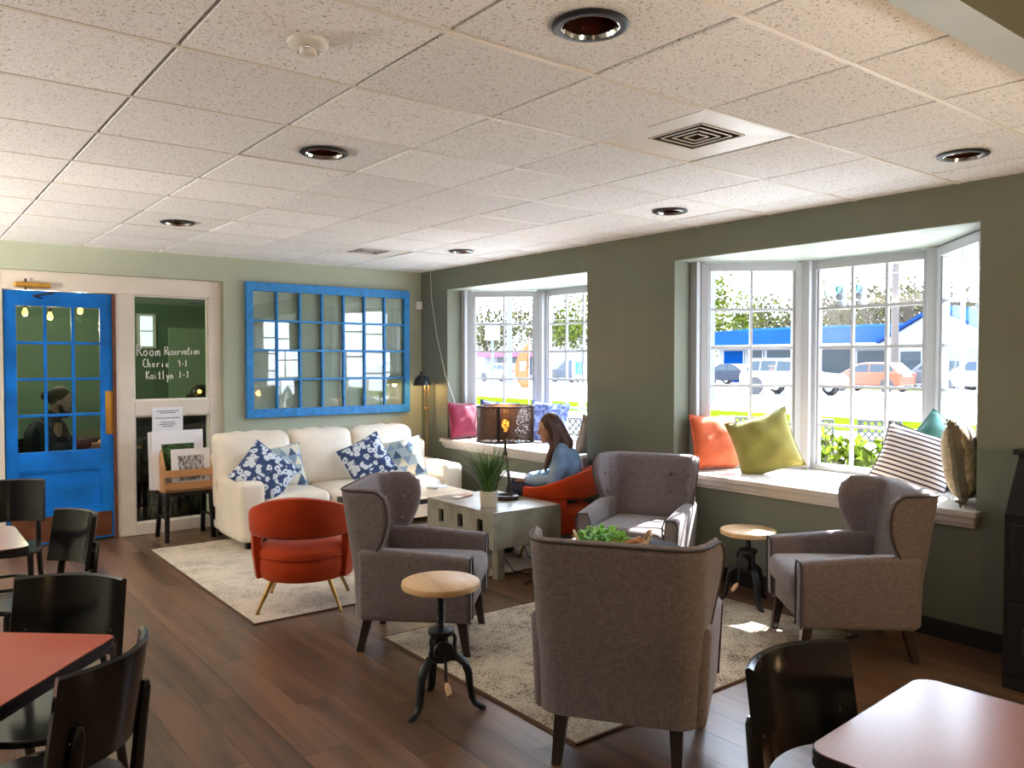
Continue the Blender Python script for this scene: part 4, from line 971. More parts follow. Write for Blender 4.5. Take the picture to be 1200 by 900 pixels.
# ------------------------------------------------------------------ coffee tables and what stands on them
gt = thing('coffee_table', 'grey metal-clad coffee table holding the lamp and grass pot', 'coffee table', (3.715, 5.05, 0.0))
TZ = 0.50; hx, hy = 0.32, 0.44
g = G(); g.box(-hx, hx, -hy, hy, TZ-0.012, TZ); g.build('top', 'table_grey', gt, smooth=False, bevel=0.003)
a = G(); a.box(-hx, hx, -hy, -hy+0.03, TZ-0.265, TZ-0.0125).box(-hx, hx, hy-0.03, hy, TZ-0.265, TZ-0.0125).box(hx-0.03, hx, -hy+0.03, hy-0.03, TZ-0.265, TZ-0.0125)
NY = [-0.28, -0.02, 0.24]; hw, hz = 0.035, 0.05; zc = TZ-0.115   # left side with three pull slots
yy = [-hy+0.03] + [v for c in NY for v in (c-hw, c+hw)] + [hy-0.03]
for k in range(0, len(yy), 2): a.box(-hx, -hx+0.03, yy[k], yy[k+1], TZ-0.265, TZ-0.0125)
for c in NY: a.box(-hx, -hx+0.03, c-hw, c+hw, TZ-0.265, zc-hz); a.box(-hx, -hx+0.03, c-hw, c+hw, zc+hz, TZ-0.0125)
a.build('apron', 'table_grey', gt, smooth=False)
G().box(-hx+0.031, hx-0.031, -hy+0.031, hy-0.031, TZ-0.26, TZ-0.25).build('bottom_board', 'table_dark', gt, smooth=False)
G().box(-hx+0.06, -hx+0.065, -hy+0.031, hy-0.031, TZ-0.249, TZ-0.013).build('slot_backing', 'table_dark', gt, smooth=False)
for sx in (-1, 1):
    for sy in (-1, 1): G().box(sx*(hx-0.10)-0.032, sx*(hx-0.10)+0.032, sy*(hy-0.07)-0.032, sy*(hy-0.07)+0.032, 0.0095 if sy > 0 else 0, TZ-0.262).build('leg', 'table_grey', gt, smooth=False, bevel=0.003)

tl = thing('table_lamp', 'tripod table lamp with perforated drum shade and glowing amber bulb', 'table lamp', (3.84, 5.05, TZ))
G().lathe([(0.070, 0), (0.105, 0), (0.108, 0.004), (0.108, 0.028), (0.100, 0.034), (0.072, 0.034), (0.068, 0.028), (0.068, 0.004), (0.070, 0)], 36, caps=False).build('base_ring', 'bronze', tl)
for k in range(3):
    a_ = 2*pi*k/3+0.5; G().tube([(0.086*cos(a_), 0.086*sin(a_), 0.03), (0.012*cos(a_), 0.012*sin(a_), 0.36)], 0.008, 10).build('tripod_leg', 'bronze', tl)
g = G(); g.lathe([(0.018, 0.345), (0.022, 0.36), (0.014, 0.375), (0.010, 0.38), (0.010, 0.47), (0.020, 0.475), (0.022, 0.52), (0.014, 0.53)], 16); g.build('stem', 'bronze', tl)
b = G().lathe([(0.011, 0.525), (0.014, 0.54), (0.026, 0.570), (0.029, 0.592), (0.022, 0.615), (0.0, 0.628)], 20, caps=False).build('bulb', 'bulb_warm', tl)
g = G(); g.lathe([(0.225, 0.455), (0.225, 0.735)], 64, caps=False); sh = g.build('drum_shade', 'perforated_metal', tl)
for z in (0.455, 0.725): G().lathe([(0.221, z), (0.230, z), (0.230, z+0.012), (0.221, z+0.012), (0.221, z)], 64, caps=False).build('shade_ring', 'bronze', sh)
for k in range(3):
    a_ = 2*pi*k/3 - 2.45; G().box(-0.006, 0.006, -0.012, 0.012, 0.46, 0.73).build('shade_strut', 'bronze', sh, (0.224*cos(a_), 0.224*sin(a_), 0), a_, smooth=False)
    G().tube([(0.010*cos(a_), 0.010*sin(a_), 0.47), (0.224*cos(a_), 0.224*sin(a_), 0.462)], 0.004, 6).build('spider_arm', 'bronze', sh)
l = bpy.data.lights.new('table_lamp_light', 'POINT'); l.energy = 4; l.color = (1, 0.5, 0.15); l.shadow_soft_size = 0.04
o = bpy.data.objects.new('table_lamp_light', l); COL.objects.link(o); o.location = (0, 0, 0.68); o.parent = tl

pt_ = thing('potted_grass', 'tall green grass plant in a textured cream pot on the grey table', 'potted plant', (3.54, 4.86, TZ))
p = G().lathe([(0.050, 0), (0.060, 0.004), (0.066, 0.06), (0.068, 0.115), (0.063, 0.118), (0.060, 0.105), (0.0, 0.10)], 32).build('pot', 'pot_cream', pt_)
for z in (0.03, 0.05, 0.07, 0.09):
    R = 0.0615+0.006*min(1, z/0.07)
    G().tube([((R)*cos(2*pi*k/32), (R)*sin(2*pi*k/32), z) for k in range(32)], 0.003, 5, closed=True).build('rib', 'pot_cream', p)
G().lathe([(0.0, 0.104), (0.0605, 0.104)], 20, caps=False).build('soil', 'soil', pt_)
bl = []
for k in range(7):
    L_ = 0.34+0.025*k; bend = 0.05+0.045*k; g = G(); n = 8; wd = 0.0042+0.0006*(k % 3)
    for i in range(n):
        s = i/(n-1); xx = bend*s**2.2; zz = L_*(s-0.12*s**3*bend*5); w_ = wd*(1-s**2.5)+0.0004
        g.v += [(xx, -w_, zz), (xx+0.0012, 0, zz+0.0005), (xx, w_, zz)]
    for i in range(n-1): g.f += [(3*i, 3*i+1, 3*i+4, 3*i+3), (3*i+1, 3*i+2, 3*i+5, 3*i+4)]
    bl.append(g.mesh('grass_blade', 'blade_green', True))
rn = random.Random(5)
for k in range(120):
    a_ = rn.uniform(0, 2*pi); R = rn.uniform(0, 0.045)
    inst('grass_blade', bl[min(6, int(rn.triangular(0, 7, 2)))], pt_, (R*cos(a_), R*sin(a_), 0.10), (rn.uniform(-.12, .12), rn.uniform(0.0, 0.38), a_+rn.uniform(-.6, .6)), (1, 1, rn.uniform(0.7, 1.12)))
nb = thing('notebook', 'thin brown notebook lying on the grey table', 'notebook', (3.62, 5.33, TZ), 0.35)
G().box(-0.10, 0.10, -0.035, 0.035, 0, 0.006).build('cover', 'oak', nb, smooth=False); G().box(-0.097, 0.10, -0.033, 0.033, 0.0062, 0.011).build('pages', 'paper', nb, smooth=False); G().box(-0.02, 0.10, -0.035, 0.035, 0.0112, 0.013).build('flap', 'oak', nb, smooth=False)

wt = thing('coffee_table', 'pale wood coffee table with dark metal edge between sofa and grey table', 'coffee table', (3.58, 6.10, 0.009))
for k in range(4): G().box(-0.50, 0.545, -0.272+k*0.136+0.001, -0.272+(k+1)*0.136-0.001, 0.385, 0.415).build('plank', 'pale_wood', wt, smooth=False)
g = G(); g.box(-0.545, -0.502, -0.275, 0.275, 0.372, 0.416); g.box(-0.50, 0.55, -0.28, -0.2735, 0.372, 0.412).box(-0.50, 0.55, 0.2735, 0.28, 0.372, 0.412).box(-0.50, 0.545, -0.27, 0.27, 0.372, 0.3845); g.build('metal_edge', 'table_dark', wt, smooth=False)
for sx in (-1, 1):
    for sy in (-1, 1): G().box(sx*0.48-0.02, sx*0.48+0.02, sy*0.24-0.02, sy*0.24+0.02, 0, 0.3715).build('leg', 'table_dark', wt, smooth=False)
cp = thing('cup', 'terracotta cup on the pale wood table before the triangle pillow', 'cup', (3.66, 6.12, 0.424))
G().lathe([(0.0, 0), (0.034, 0), (0.045, 0.12), (0.042, 0.12), (0.032, 0.008), (0, 0.008)], 24).build('body', 'terracotta', cp); G().lathe([(0.0, 0.10), (0.040, 0.10)], 20, caps=False).build('coffee', 'soil', cp)
bk_ = thing('magazine', 'white folded magazine on the pale wood table near the sofa arm', 'magazine', (3.98, 6.27, 0.424), 0.5)
G().box(-0.09, 0.09, -0.06, 0.06, 0, 0.006).build('cover', 'paper', bk_, smooth=False); G().rbox(-0.088, 0.088, -0.058, 0.058, 0.0062, 0.02, 0.006, 5).build('pages', 'paper', bk_)

# small round table in the ring of wing chairs
rt = thing('side_table', 'low round table with blue-grey top amid the wing chairs', 'side table', (3.24, 3.20, 0.009))
G().lathe([(0, 0.495), (0.36, 0.495), (0.365, 0.502), (0.365, 0.515), (0.36, 0.52), (0, 0.52)], 48).build('top', 'glass_top', rt)
G().lathe([(0.0, 0), (0.20, 0), (0.205, 0.012), (0.03, 0.03), (0.024, 0.05), (0.024, 0.46), (0.10, 0.49), (0.0, 0.494)], 28).build('pedestal', 'iron', rt)
ty = thing('plant_tray', 'wicker tray with leafy green plant on the round table', 'tray', (3.20, 3.22, 0.5295), radians(-38))
n = 20
G().lathe([(0.0, 0), (0.10, 0), (0.12, 0.008), (0.135, 0.045), (0.130, 0.047), (0.115, 0.012), (0, 0.010)], 30).build('basket', 'wicker', ty).scale = (1.45, 0.85, 1)
for z in (0.012, 0.024, 0.036): 
    R = 0.121+0.0115*(z-0.008)/0.037*1.0
    G().tube([(1.45*R*cos(2*pi*k/30), 0.85*R*sin(2*pi*k/30), z) for k in range(30)], 0.006, 6, closed=True).build('weave_band', 'wicker', ty)
for s in (-1, 1): G().tube([(s*0.185, -0.05, 0.035), (s*0.205, -0.045, 0.085), (s*0.215, 0, 0.105), (s*0.205, 0.045, 0.085), (s*0.185, 0.05, 0.035)], 0.008, 8).build('handle', 'wicker', ty)
G().tube([(0.06, -0.04, 0.04), (0.16, 0.02, 0.05)], [0.012, 0.02], 10).build('cinnamon_stick', 'terracotta', ty); G().tube([(0.08, 0.04, 0.045), (0.15, -0.05, 0.055)], [0.018, 0.010], 10).build('cinnamon_stick', 'oak', ty)
g = G(); rn = random.Random(11)
for k in range(240):
    a_ = rn.uniform(0, 2*pi); R = 0.10*sqrt(rn.random()); c = Vector((-0.06+1.3*R*cos(a_), 0.8*R*sin(a_), 0.03+rn.uniform(0, 0.105)*(1-(R/0.125)**2)))
    d_ = Vector((cos(a_), sin(a_), rn.uniform(0.0, 1.0))).normalized(); L_ = rn.uniform(0.022, 0.042); sd_ = d_.cross(Vector((0, 0, 1))).normalized()*L_*0.38; up = sd_.cross(d_).normalized()
    g.add([c, c+d_*L_*0.55+sd_-up*0.002, c+d_*L_, c+d_*L_*0.55-sd_-up*0.002, c+d_*L_*0.5+up*0.006], [(0, 1, 4), (1, 2, 4), (2, 3, 4), (3, 0, 4)])
o = g.build('foliage', 'leaf_bright', ty); o['kind'] = 'stuff'

# cable on the floor by the grey table
tag(G().tube([(3.62, 4.95, 0.013), (3.60, 4.72, 0.02), (3.75, 4.62, 0.006), (3.9, 4.68, 0.014), (3.80, 4.72, 0.12), (3.78, 4.74, 0.20)], 0.004, 6).build('power_cable', 'cord_black'), 'thin black cable hanging under the grey coffee table', 'cable')
tag(G().tube([(3.55, 4.45, 0.005), (3.66, 4.50, 0.005), (3.72, 4.62, 0.006), (3.66, 4.72, 0.03), (3.62, 4.78, 0.12), (3.62, 4.80, 0.24)], 0.004, 6).build('power_cable', 'cord_black'), 'black lamp cable looping on the floor before the grey table', 'cable')

# ------------------------------------------------------------------ print rack by the sidelight
rk = thing('print_rack', 'wooden slatted print rack on a black stool beside the door', 'rack', (2.11, 7.52, 0), 0.0)
for sx in (-1, 1):
    for sy in (-1, 1): G().bar((sx*0.185, sy*0.105, 0.42), (sx*0.20, sy*0.135 + (0.05 if sy > 0 else 0), 0), 0.036, 0.036).build('leg', 'black_wood', rk, bevel=0.003)
g = G(); g.box(-0.20, 0.20, -0.12, 0.12, 0.395, 0.43); g.build('stool_seat', 'black_wood', rk, smooth=False)
for sx in (-1, 1): G().bar((sx*0.188, -0.11, 0.2), (sx*0.188, 0.12, 0.2), 0.02).build('stretcher', 'black_wood', rk)
for sx in (-1, 1):
    e = G(); prof = [(-0.11, 0.43), (0.11, 0.43), (0.11, 0.64), (0.0, 0.80), (-0.11, 0.64)]
    x0, x1 = (sx*0.205-0.009, sx*0.205+0.009)
    e.add([(x0, y, z) for y, z in prof]+[(x1, y, z) for y, z in prof], [(0,1,2,3,4), (9,8,7,6,5)]+[(i, (i+1) % 5, 5+(i+1) % 5, 5+i) for i in range(5)])
    e.build('end_panel', 'oak', rk, smooth=False)
G().box(-0.195, 0.195, -0.105, 0.105, 0.431, 0.443).build('floor_board', 'oak', rk, smooth=False)
for z in (0.455, 0.565):
    for yy in (-0.118, 0.118): G().box(-0.214, 0.214, yy-0.007, yy+0.007, z, z+0.062).build('slat', 'oak', rk, smooth=False, bevel=0.002)
def art(label, x, y, w_, h_, z, tilt, m, pw, ph, rz=0.0):
    r = thing('art_print', label, 'print', (x, y, z), rz, 'matted prints in the rack'); r.rotation_euler = (radians(tilt), 0, rz)
    G().box(-w_/2, w_/2, -0.003, 0.003, 0, h_).build('mat_board', 'paper', r, smooth=False)
    G().box(-pw/2, pw/2, -0.0042, -0.0032, h_*0.5-ph/2+0.01, h_*0.5+ph/2+0.01).build('picture', m, r, smooth=False)
art('white matted print of bare grey trees in front of the rack', 2.14, 7.432, 0.34, 0.36, 0.446, -6, 'print_grey', 0.22, 0.22)
art('large white matted green photo at the back of the rack', 2.06, 7.545, 0.44, 0.52, 0.446, -4, 'print_green', 0.28, 0.26)
art('edge of a white mat board leaning behind the green photo', 2.045, 7.572, 0.46, 0.51, 0.446, -4, 'paper', 0.3, 0.3)
ns = thing('notice_sheet', 'white notice sheet taped to the sidelight above the rack', 'notice', (2.05, YF-0.004, 1.0))
G().box(-0.135, 0.135, -0.001, 0.001, -0.06, 0.16).build('sheet', 'paper', ns, smooth=False)
for z, w_ in ((0.125, 0.20), (0.108, 0.14), (0.06, 0.22), (0.02, 0.12), (0.002, 0.15), (-0.016, 0.10)): G().box(-w_/2, w_/2, -0.0018, -0.0011, z-0.0035, z+0.0035).build('text_line', 'ink', ns, smooth=False)

# ------------------------------------------------------------------ dining tables and chairs
def make_table(label, loc, rz, size, m, corner=0.05):
    t = thing('dining_table', label, 'table', loc, rz, 'pedestal dining tables'); h = size/2
    def rr(h, r):
        P = []
        for cx, cy, a0 in ((h-r, h-r, 0), (-h+r, h-r, 90), (-h+r, -h+r, 180), (h-r, -h+r, 270)):
            for k in range(6): a = radians(a0+90*k/5); P.append((cx+r*cos(a), cy+r*sin(a)))
        return P
    G().prism(rr(h-0.003, corner), 0.715, 0.742).build('top', m, t, smooth=True, sharp=30)
    for k in range(3): G().prism(rr(h-(0.0 if k != 1 else 0.002), corner), 0.705+k*0.0116, 0.705+k*0.0116+0.0112).build('edge_band', 'black_wood', t, smooth=True, sharp=30)
    G().lathe([(0.0, 0.0), (0.24, 0.0), (0.25, 0.012), (0.05, 0.035), (0.038, 0.06), (0.038, 0.66), (0.14, 0.70), (0.0, 0.704)], 24).build('pedestal', 'iron', t)
make_table('red laminate dining table at the left edge, nearest one', (0.014, 2.656, 0), atan2(-0.75, -0.66), 0.76, 'laminate_red', 0.03)
make_table('far brown dining table at the left edge', (0.195, 4.53, 0), 0.0, 0.62, 'laminate_brown', 0.06)
make_table('brown laminate dining table at the bottom right corner', (1.885, 0.70, 0), radians(4), 0.61, 'laminate_brown', 0.05)

def make_cafe_chair(label, loc, rz):
    """loc is the middle of the back panel on the floor; faces local +Y"""
    t = thing('cafe_chair', label, 'chair', loc, rz, 'black bentwood cafe chairs')
    W2, bul = 0.188, 0.072; n = 18
    g = G(); z0, z1 = 0.585, 0.845; th = 0.010
    def P(i, z, off):
        u = -1+2*i/(n-1); x = W2*u; y = bul*(u*u) - bul; ny = 1.0
        a = atan2(2*bul*u/W2, 1)
        lean = -(z-0.6)*0.16
        return (x - sin(a)*off, y + cos(a)*off + lean, z)
    secs = [(z0+0.006, -th), (z0, 0), (z0+0.006, th), (z1-0.006, th), (z1, 0), (z1-0.006, -th)]
    for i in range(n):
        u = abs(-1+2*i/(n-1)); dz = 0.0
        for z, off in secs: g.v.append(P(i, z, off))
    for i in range(n-1):
        for q in range(6): g.f.append((i*6+q, (i+1)*6+q, (i+1)*6+(q+1) % 6, i*6+(q+1) % 6))
    g.f.append(tuple(range(6))); g.f.append(tuple((n-1)*6+q for q in range(6)))
    g.build('back_panel', 'black_gloss', t, sharp=50)
    for s in (-1, 1):
        l = G().tube([(s*0.165, -0.115, 0.0), (s*0.158, -0.06, 0.25), (s*0.152, -0.035, 0.46), (s*0.150, -0.052, 0.60), (s*0.149, -0.064, 0.690), (s*0.149, -0.066, 0.708)], [0.013, 0.016, 0.018, 0.017, 0.016, 0.009], 10, flat=1.0).build('rear_leg', 'black_gloss', t)
        G().cyl((s*0.15, -0.075, 0.67), (s*0.15, -0.028, 0.67), 0.007, n=10).build('bolt', 'chrome', l)
        G().tube([(s*0.165, 0.36, 0.0), (s*0.155, 0.335, 0.45)], [0.012, 0.018], 10).build('front_leg', 'black_gloss', t)
    st = G()
    pr = []
    for k in range(28):
        a = 2*pi*k/28; r = 1/ (abs(cos(a))**3+abs(sin(a))**3)**(1/3); pr.append((0.195*r*cos(a), 0.16+0.20*r*sin(a)))
    st.prism(pr, 0.445, 0.468).build('seat', 'black_gloss', t, sharp=30, bevel=0.006)
    G().tube([(0.165*cos(2*pi*k/24), 0.14+0.19*sin(2*pi*k/24), 0.25) for k in range(24)], 0.010, 8, closed=True).build('ring_stretcher', 'black_gloss', t)
    return t
c0 = make_cafe_chair('black cafe chair nearest at the left, seen from behind against the red table', (0.40, 2.29, 0), face(-0.74, 0.67))
dup(c0, (0.455, 3.05, 0), face(-0.62, -0.78), 'black cafe chair on the far side of the red table')
dup(c0, (0.58, 5.80, 0), face(-0.25, -0.97), 'black cafe chair at the left edge behind the far brown table')
dup(c0, (0.68, 4.42, 0), face(-0.95, -0.30), 'black cafe chair seen edge-on beside the far brown table')
dup(c0, (1.81, 1.115, 0), face(-0.10, -0.99), 'black cafe chair at the bottom right brown table')

# ------------------------------------------------------------------ black slant-top cabinet at the right edge
cb_ = thing('slant_cabinet', 'black slant-top cabinet at the right edge against the window wall', 'cabinet', (0, 0, 0))
g = G(); prof = [(4.26, 0.0), (4.735, 0.0), (4.735, 1.12), (4.42, 1.12), (4.26, 0.845)]; g.extrude(prof, 0.98, 1.62); g.build('body', 'black_wood', cb_, smooth=False, bevel=0.004)
G().box(4.40, 4.735, 0.96, 1.64, 1.121, 1.145).build('top_board', 'black_wood', cb_, smooth=False, bevel=0.004)
for z0, z1 in ((0.08, 0.42), (0.44, 0.80)):
    dd = G().box(4.246, 4.259, 1.01, 1.59, z0, z1).build('door_panel', 'black_wood', cb_, smooth=False, bevel=0.003)
    G().bar((4.235, 1.52, (z0+z1)/2-0.06), (4.235, 1.52, (z0+z1)/2+0.06), 0.012).build('handle', 'iron', dd)
# ------------------------------------------------------------------ people
def blob(name, m, parts, parent, voxel=0.009, smooth=4):
    """overlapping tapered limbs and ellipsoids fused into one continuous surface"""
    g = G()
    for p in parts:
        if p[0] == 'b': g.ball(p[1], p[2], 16, 12, p[3] if len(p) > 3 else None)
        else:
            pts, R = p[1], p[2]
            g.tube(pts, R, 12)
            for q, r in zip(pts, R): g.ball(q, r, 12, 8)
    me = bpy.data.meshes.new(name); me.from_pydata(g.v, [], g.f)
    o = bpy.data.objects.new(name, me); COL.objects.link(o)
    md = o.modifiers.new('r', 'REMESH'); md.mode = 'VOXEL'; md.voxel_size = voxel
    if smooth: ms_ = o.modifiers.new('s', 'SMOOTH'); ms_.iterations = smooth; ms_.factor = 0.5
    dg = bpy.context.evaluated_depsgraph_get(); me2 = bpy.data.meshes.new_from_object(o.evaluated_get(dg))
    bpy.data.objects.remove(o); me2.name = name
    me2.polygons.foreach_set('use_smooth', [True]*len(me2.polygons)); me2.materials.clear(); me2.materials.append(MATS[m])
    o = bpy.data.objects.new(name, me2); COL.objects.link(o); o.parent = parent
    return o
def rx(a): return Matrix.Rotation(radians(a), 3, 'X')

def hand(wrist, fwd, up, side, curl=0.35, s=1.0):
    """palm and five separate curled fingers; side = +1 when the thumb leaves toward +X"""
    W = Vector(wrist); f_ = Vector(fwd).normalized(); u_ = Vector(up).normalized(); x_ = f_.cross(u_).normalized()
    if x_.x*side < 0: x_ = -x_
    P = [('t', [W, W+f_*0.045*s, W+f_*0.075*s], [0.020*s, 0.028*s, 0.026*s]), ('t', [W+f_*0.03*s-x_*0.02*s, W+f_*0.075*s-x_*0.02*s], [0.015*s, 0.014*s]), ('t', [W+f_*0.03*s+x_*0.02*s, W+f_*0.075*s+x_*0.02*s], [0.015*s, 0.014*s])]
    for k, (off, L_) in enumerate(((0.028, 0.066), (0.010, 0.076), (-0.009, 0.070), (-0.027, 0.055))):
        b = W+f_*0.075*s+x_*off*s; p = [b]; d = f_
        for q in range(3):
            ang = -curl*(0.6+q*0.7); d2 = (f_*cos(ang)+u_*sin(ang)); p.append(p[-1]+d2*L_*s*(0.42, 0.33, 0.25)[q])
        P.append(('t', p, [0.0092*s, 0.0086*s, 0.0078*s, 0.0066*s]))
    b = W+f_*0.022*s+x_*0.022*s
    P.append(('t', [b, b+(f_*0.6+x_*0.8)*0.034*s, b+(f_*0.6+x_*0.8)*0.034*s+(f_*0.95+x_*0.2-u_*0.2)*0.030*s], [0.013*s, 0.0105*s, 0.0085*s]))
    return P

# woman in the orange chair, looking down at the pages on her lap
wm = thing('person', 'woman with long brown hair in a light blue denim shirt, seated and reading', 'person', (4.39, 5.03, 0.0), face(-0.72, 0.69))
HD = Vector((0, 0.085, 1.03)); Rh = Matrix.Rotation(radians(14), 3, 'Z') @ rx(-14)
def hp(x, y, z): return HD + Rh @ Vector((x, y, z))
body = [('b', HD, (0.074, 0.092, 0.108), Rh), ('b', hp(0, 0.035, -0.05), (0.054, 0.058, 0.062), Rh), ('t', [hp(0, 0.088, 0.005), hp(0, 0.104, -0.018)], [0.010, 0.013]), ('b', hp(0, 0.084, -0.052), (0.022, 0.012, 0.008), Rh), ('b', hp(0, 0.078, -0.092), (0.020, 0.016, 0.014), Rh),
        ('b', hp(0.073, -0.005, -0.01), (0.010, 0.018, 0.028), Rh), ('b', hp(-0.073, -0.005, -0.01), (0.010, 0.018, 0.028), Rh),
        ('t', [(0, 0.0, 0.84), (0, 0.045, 0.97)], [0.052, 0.047]), ('t', [(0, -0.03, 0.56), (0, -0.05, 0.68), (0, -0.02, 0.82)], [0.11, 0.10, 0.10])]
for s in (-1, 1):
    wr_ = Vector((s*0.085, 0.275, 0.605)); body += [('t', [(s*0.15, -0.01, 0.83), (s*0.20, 0.04, 0.62), wr_], [0.045, 0.038, 0.024])]
    body += hand(wr_, (-s*0.25, 1, -0.05), (0, 0.05, 1), -s, 0.5, 0.92)
    body += [('t', [(s*0.08, 0.0, 0.53), (s*0.09, 0.36, 0.53), (s*0.09, 0.40, 0.12), (s*0.09, 0.50, 0.05)], [0.075, 0.05, 0.035, 0.03])]
blob('body', 'skin', body, wm, 0.0065, 3)
shirt = [('t', [(0, -0.03, 0.52), (0, -0.06, 0.64), (0, -0.045, 0.76)], [0.145, 0.130, 0.130]), ('b', (0, -0.035, 0.74), (0.165, 0.125, 0.135)), ('t', [(-0.12, -0.015, 0.845), (0, -0.02, 0.875), (0.12, -0.015, 0.845)], [0.062, 0.060, 0.062]), ('t', [(0, 0.02, 0.88), (0, 0.03, 0.905)], [0.068, 0.062])]
for s in (-1, 1): shirt += [('t', [(s*0.155, -0.015, 0.825), (s*0.19, 0.0, 0.74), (s*0.215, 0.045, 0.625), (s*0.16, 0.15, 0.612), (s*0.105, 0.245, 0.612)], [0.066, 0.066, 0.060, 0.052, 0.040])]
blob('denim_shirt', 'denim_light', shirt, wm, 0.009, 3)
jeans = [('b', (0, 0.0, 0.535), (0.165, 0.14, 0.085))]
for s in (-1, 1): jeans += [('t', [(s*0.085, 0.02, 0.535), (s*0.095, 0.37, 0.535), (s*0.095, 0.41, 0.28), (s*0.095, 0.42, 0.12)], [0.085, 0.068, 0.056, 0.046])]
blob('jeans', 'denim_dark', jeans, wm, 0.010, 3)
for s in (-1, 1): blob('shoe', 'black_cloth', [('t', [(s*0.095, 0.41, 0.062), (s*0.095, 0.52, 0.050)], [0.042, 0.036]), ('b', (s*0.095, 0.46, 0.035), (0.042, 0.09, 0.026))], wm, 0.008, 2)
hair = [('b', hp(0, -0.022, 0.018), (0.088, 0.098, 0.112), Rh), ('b', hp(0, -0.06, -0.03), (0.082, 0.070, 0.11), Rh), ('t', [hp(0, -0.055, -0.05), (0, -0.035, 0.90), (0, -0.055, 0.80)], [0.085, 0.080, 0.055])]
for s in (-1, 1): hair += [('t', [hp(s*0.062, 0.012, 0.065), hp(s*0.078, -0.004, -0.02), hp(s*0.080, 0.0, -0.10), (s*0.095, 0.055, 0.86), (s*0.10, 0.095, 0.76), (s*0.085, 0.115, 0.69)], [0.030, 0.030, 0.034, 0.034, 0.026, 0.012])]
blob('hair', 'hair_brown', hair, wm, 0.008, 3)
for s in (-1, 1): G().ball(hp(s*0.030, 0.083, 0.008), (0.011, 0.006, 0.007), 10, 8).build('eye', 'eye_dark', wm)
bkl = thing('open_book', 'open white notebook on the lap of the woman', 'notebook', (4.39, 5.03, 0.0), face(-0.72, 0.69))
for s in (-1, 1): G().hexa([(0, 0.29, 0.612), (s*0.15, 0.29, 0.625), (s*0.15, 0.49, 0.650), (0, 0.49, 0.637), (0, 0.29, 0.620), (s*0.15, 0.29, 0.631), (s*0.15, 0.49, 0.656), (0, 0.49, 0.645)]).build('page_block', 'paper', bkl, smooth=False)
tag(G().lathe([(0, 0), (0.034, 0), (0.046, 0.14), (0.047, 0.155), (0.0, 0.158)], 20).build('tumbler', 'orange_linen', None, (4.80, 5.42, ZS)), 'orange paper cup on the window seat beside the black pillow', 'cup')

# man at the desk behind the blue door
mn = thing('person', 'bearded man in a dark navy jacket seated at the desk behind the blue door', 'person', (1.20, 8.70, 0.0), face(0.90, -0.43))
HD = Vector((0, 0.12, 1.20)); Rh = rx(-16)
body = [('b', HD, (0.080, 0.098, 0.115), Rh), ('b', hp(0, 0.035, -0.055), (0.058, 0.062, 0.066), Rh), ('t', [hp(0, 0.094, 0.008), hp(0, 0.112, -0.018)], [0.011, 0.015]), ('b', hp(0, 0.088, -0.052), (0.024, 0.012, 0.009), Rh),
        ('b', hp(0.079, -0.005, -0.01), (0.011, 0.019, 0.031), Rh), ('b', hp(-0.079, -0.005, -0.01), (0.011, 0.019, 0.031), Rh), ('t', [(0, 0.02, 1.0), (0, 0.08, 1.14)], [0.062, 0.056]), ('t', [(0, -0.02, 0.55), (0, -0.04, 0.75), (0, 0.0, 0.95)], [0.13, 0.13, 0.12])]
for s in (-1, 1):
    wr_ = Vector((s*0.13, 0.40, 0.80)); body += [('t', [(s*0.18, 0.02, 0.96), (s*0.24, 0.12, 0.76), wr_], [0.055, 0.045, 0.028])]; body += hand(wr_, (-s*0.3, 1, -0.15), (0, 0.1, 1), -s, 0.45, 1.05)
    body += [('t', [(s*0.10, 0.0, 0.52), (s*0.12, 0.42, 0.53), (s*0.12, 0.44, 0.10), (s*0.12, 0.56, 0.05)], [0.085, 0.06, 0.04, 0.035])]
blob('body', 'skin_fair', body, mn, 0.0085, 3)
jk = [('t', [(0, -0.02, 0.54), (0, -0.06, 0.72), (0, -0.05, 0.88)], [0.17, 0.16, 0.16]), ('b', (0, -0.05, 0.86), (0.21, 0.15, 0.16)), ('t', [(-0.15, 0.01, 0.98), (0, 0.0, 1.01), (0.15, 0.01, 0.98)], [0.075, 0.075, 0.075]), ('t', [(0, 0.03, 1.02), (0, 0.05, 1.07)], [0.08, 0.072])]
for s in (-1, 1): jk += [('t', [(s*0.185, 0.02, 0.95), (s*0.23, 0.05, 0.85), (s*0.245, 0.12, 0.765), (s*0.14, 0.37, 0.805)], [0.080, 0.076, 0.066, 0.046])]
blob('jacket', 'navy_cloth', jk, mn, 0.011, 3)
tz = [('b', (0, 0.0, 0.53), (0.18, 0.15, 0.09))]
for s in (-1, 1): tz += [('t', [(s*0.10, 0.02, 0.53), (s*0.12, 0.43, 0.535), (s*0.12, 0.45, 0.12)], [0.095, 0.075, 0.052])]
blob('trousers', 'black_cloth', tz, mn, 0.012, 3)
blob('hair', 'hair_chestnut', [('b', hp(0, -0.034, 0.038), (0.088, 0.098, 0.104), Rh), ('b', hp(0, -0.145, 0.02), (0.045, 0.05, 0.045)), ('t', [hp(0, -0.08, 0.0), hp(0, -0.13, 0.01)], [0.05, 0.035])], mn, 0.008, 2)
blob('beard', 'hair_chestnut', [('b', hp(0, 0.048, -0.095), (0.056, 0.056, 0.050), Rh), ('t', [hp(0.066, 0.012, -0.03), hp(0.052, 0.05, -0.10)], [0.020, 0.026]), ('t', [hp(-0.066, 0.012, -0.03), hp(-0.052, 0.05, -0.10)], [0.020, 0.026]), ('t', [hp(-0.03, 0.092, -0.040), hp(0.03, 0.092, -0.040)], [0.009, 0.009])], mn, 0.007, 2)
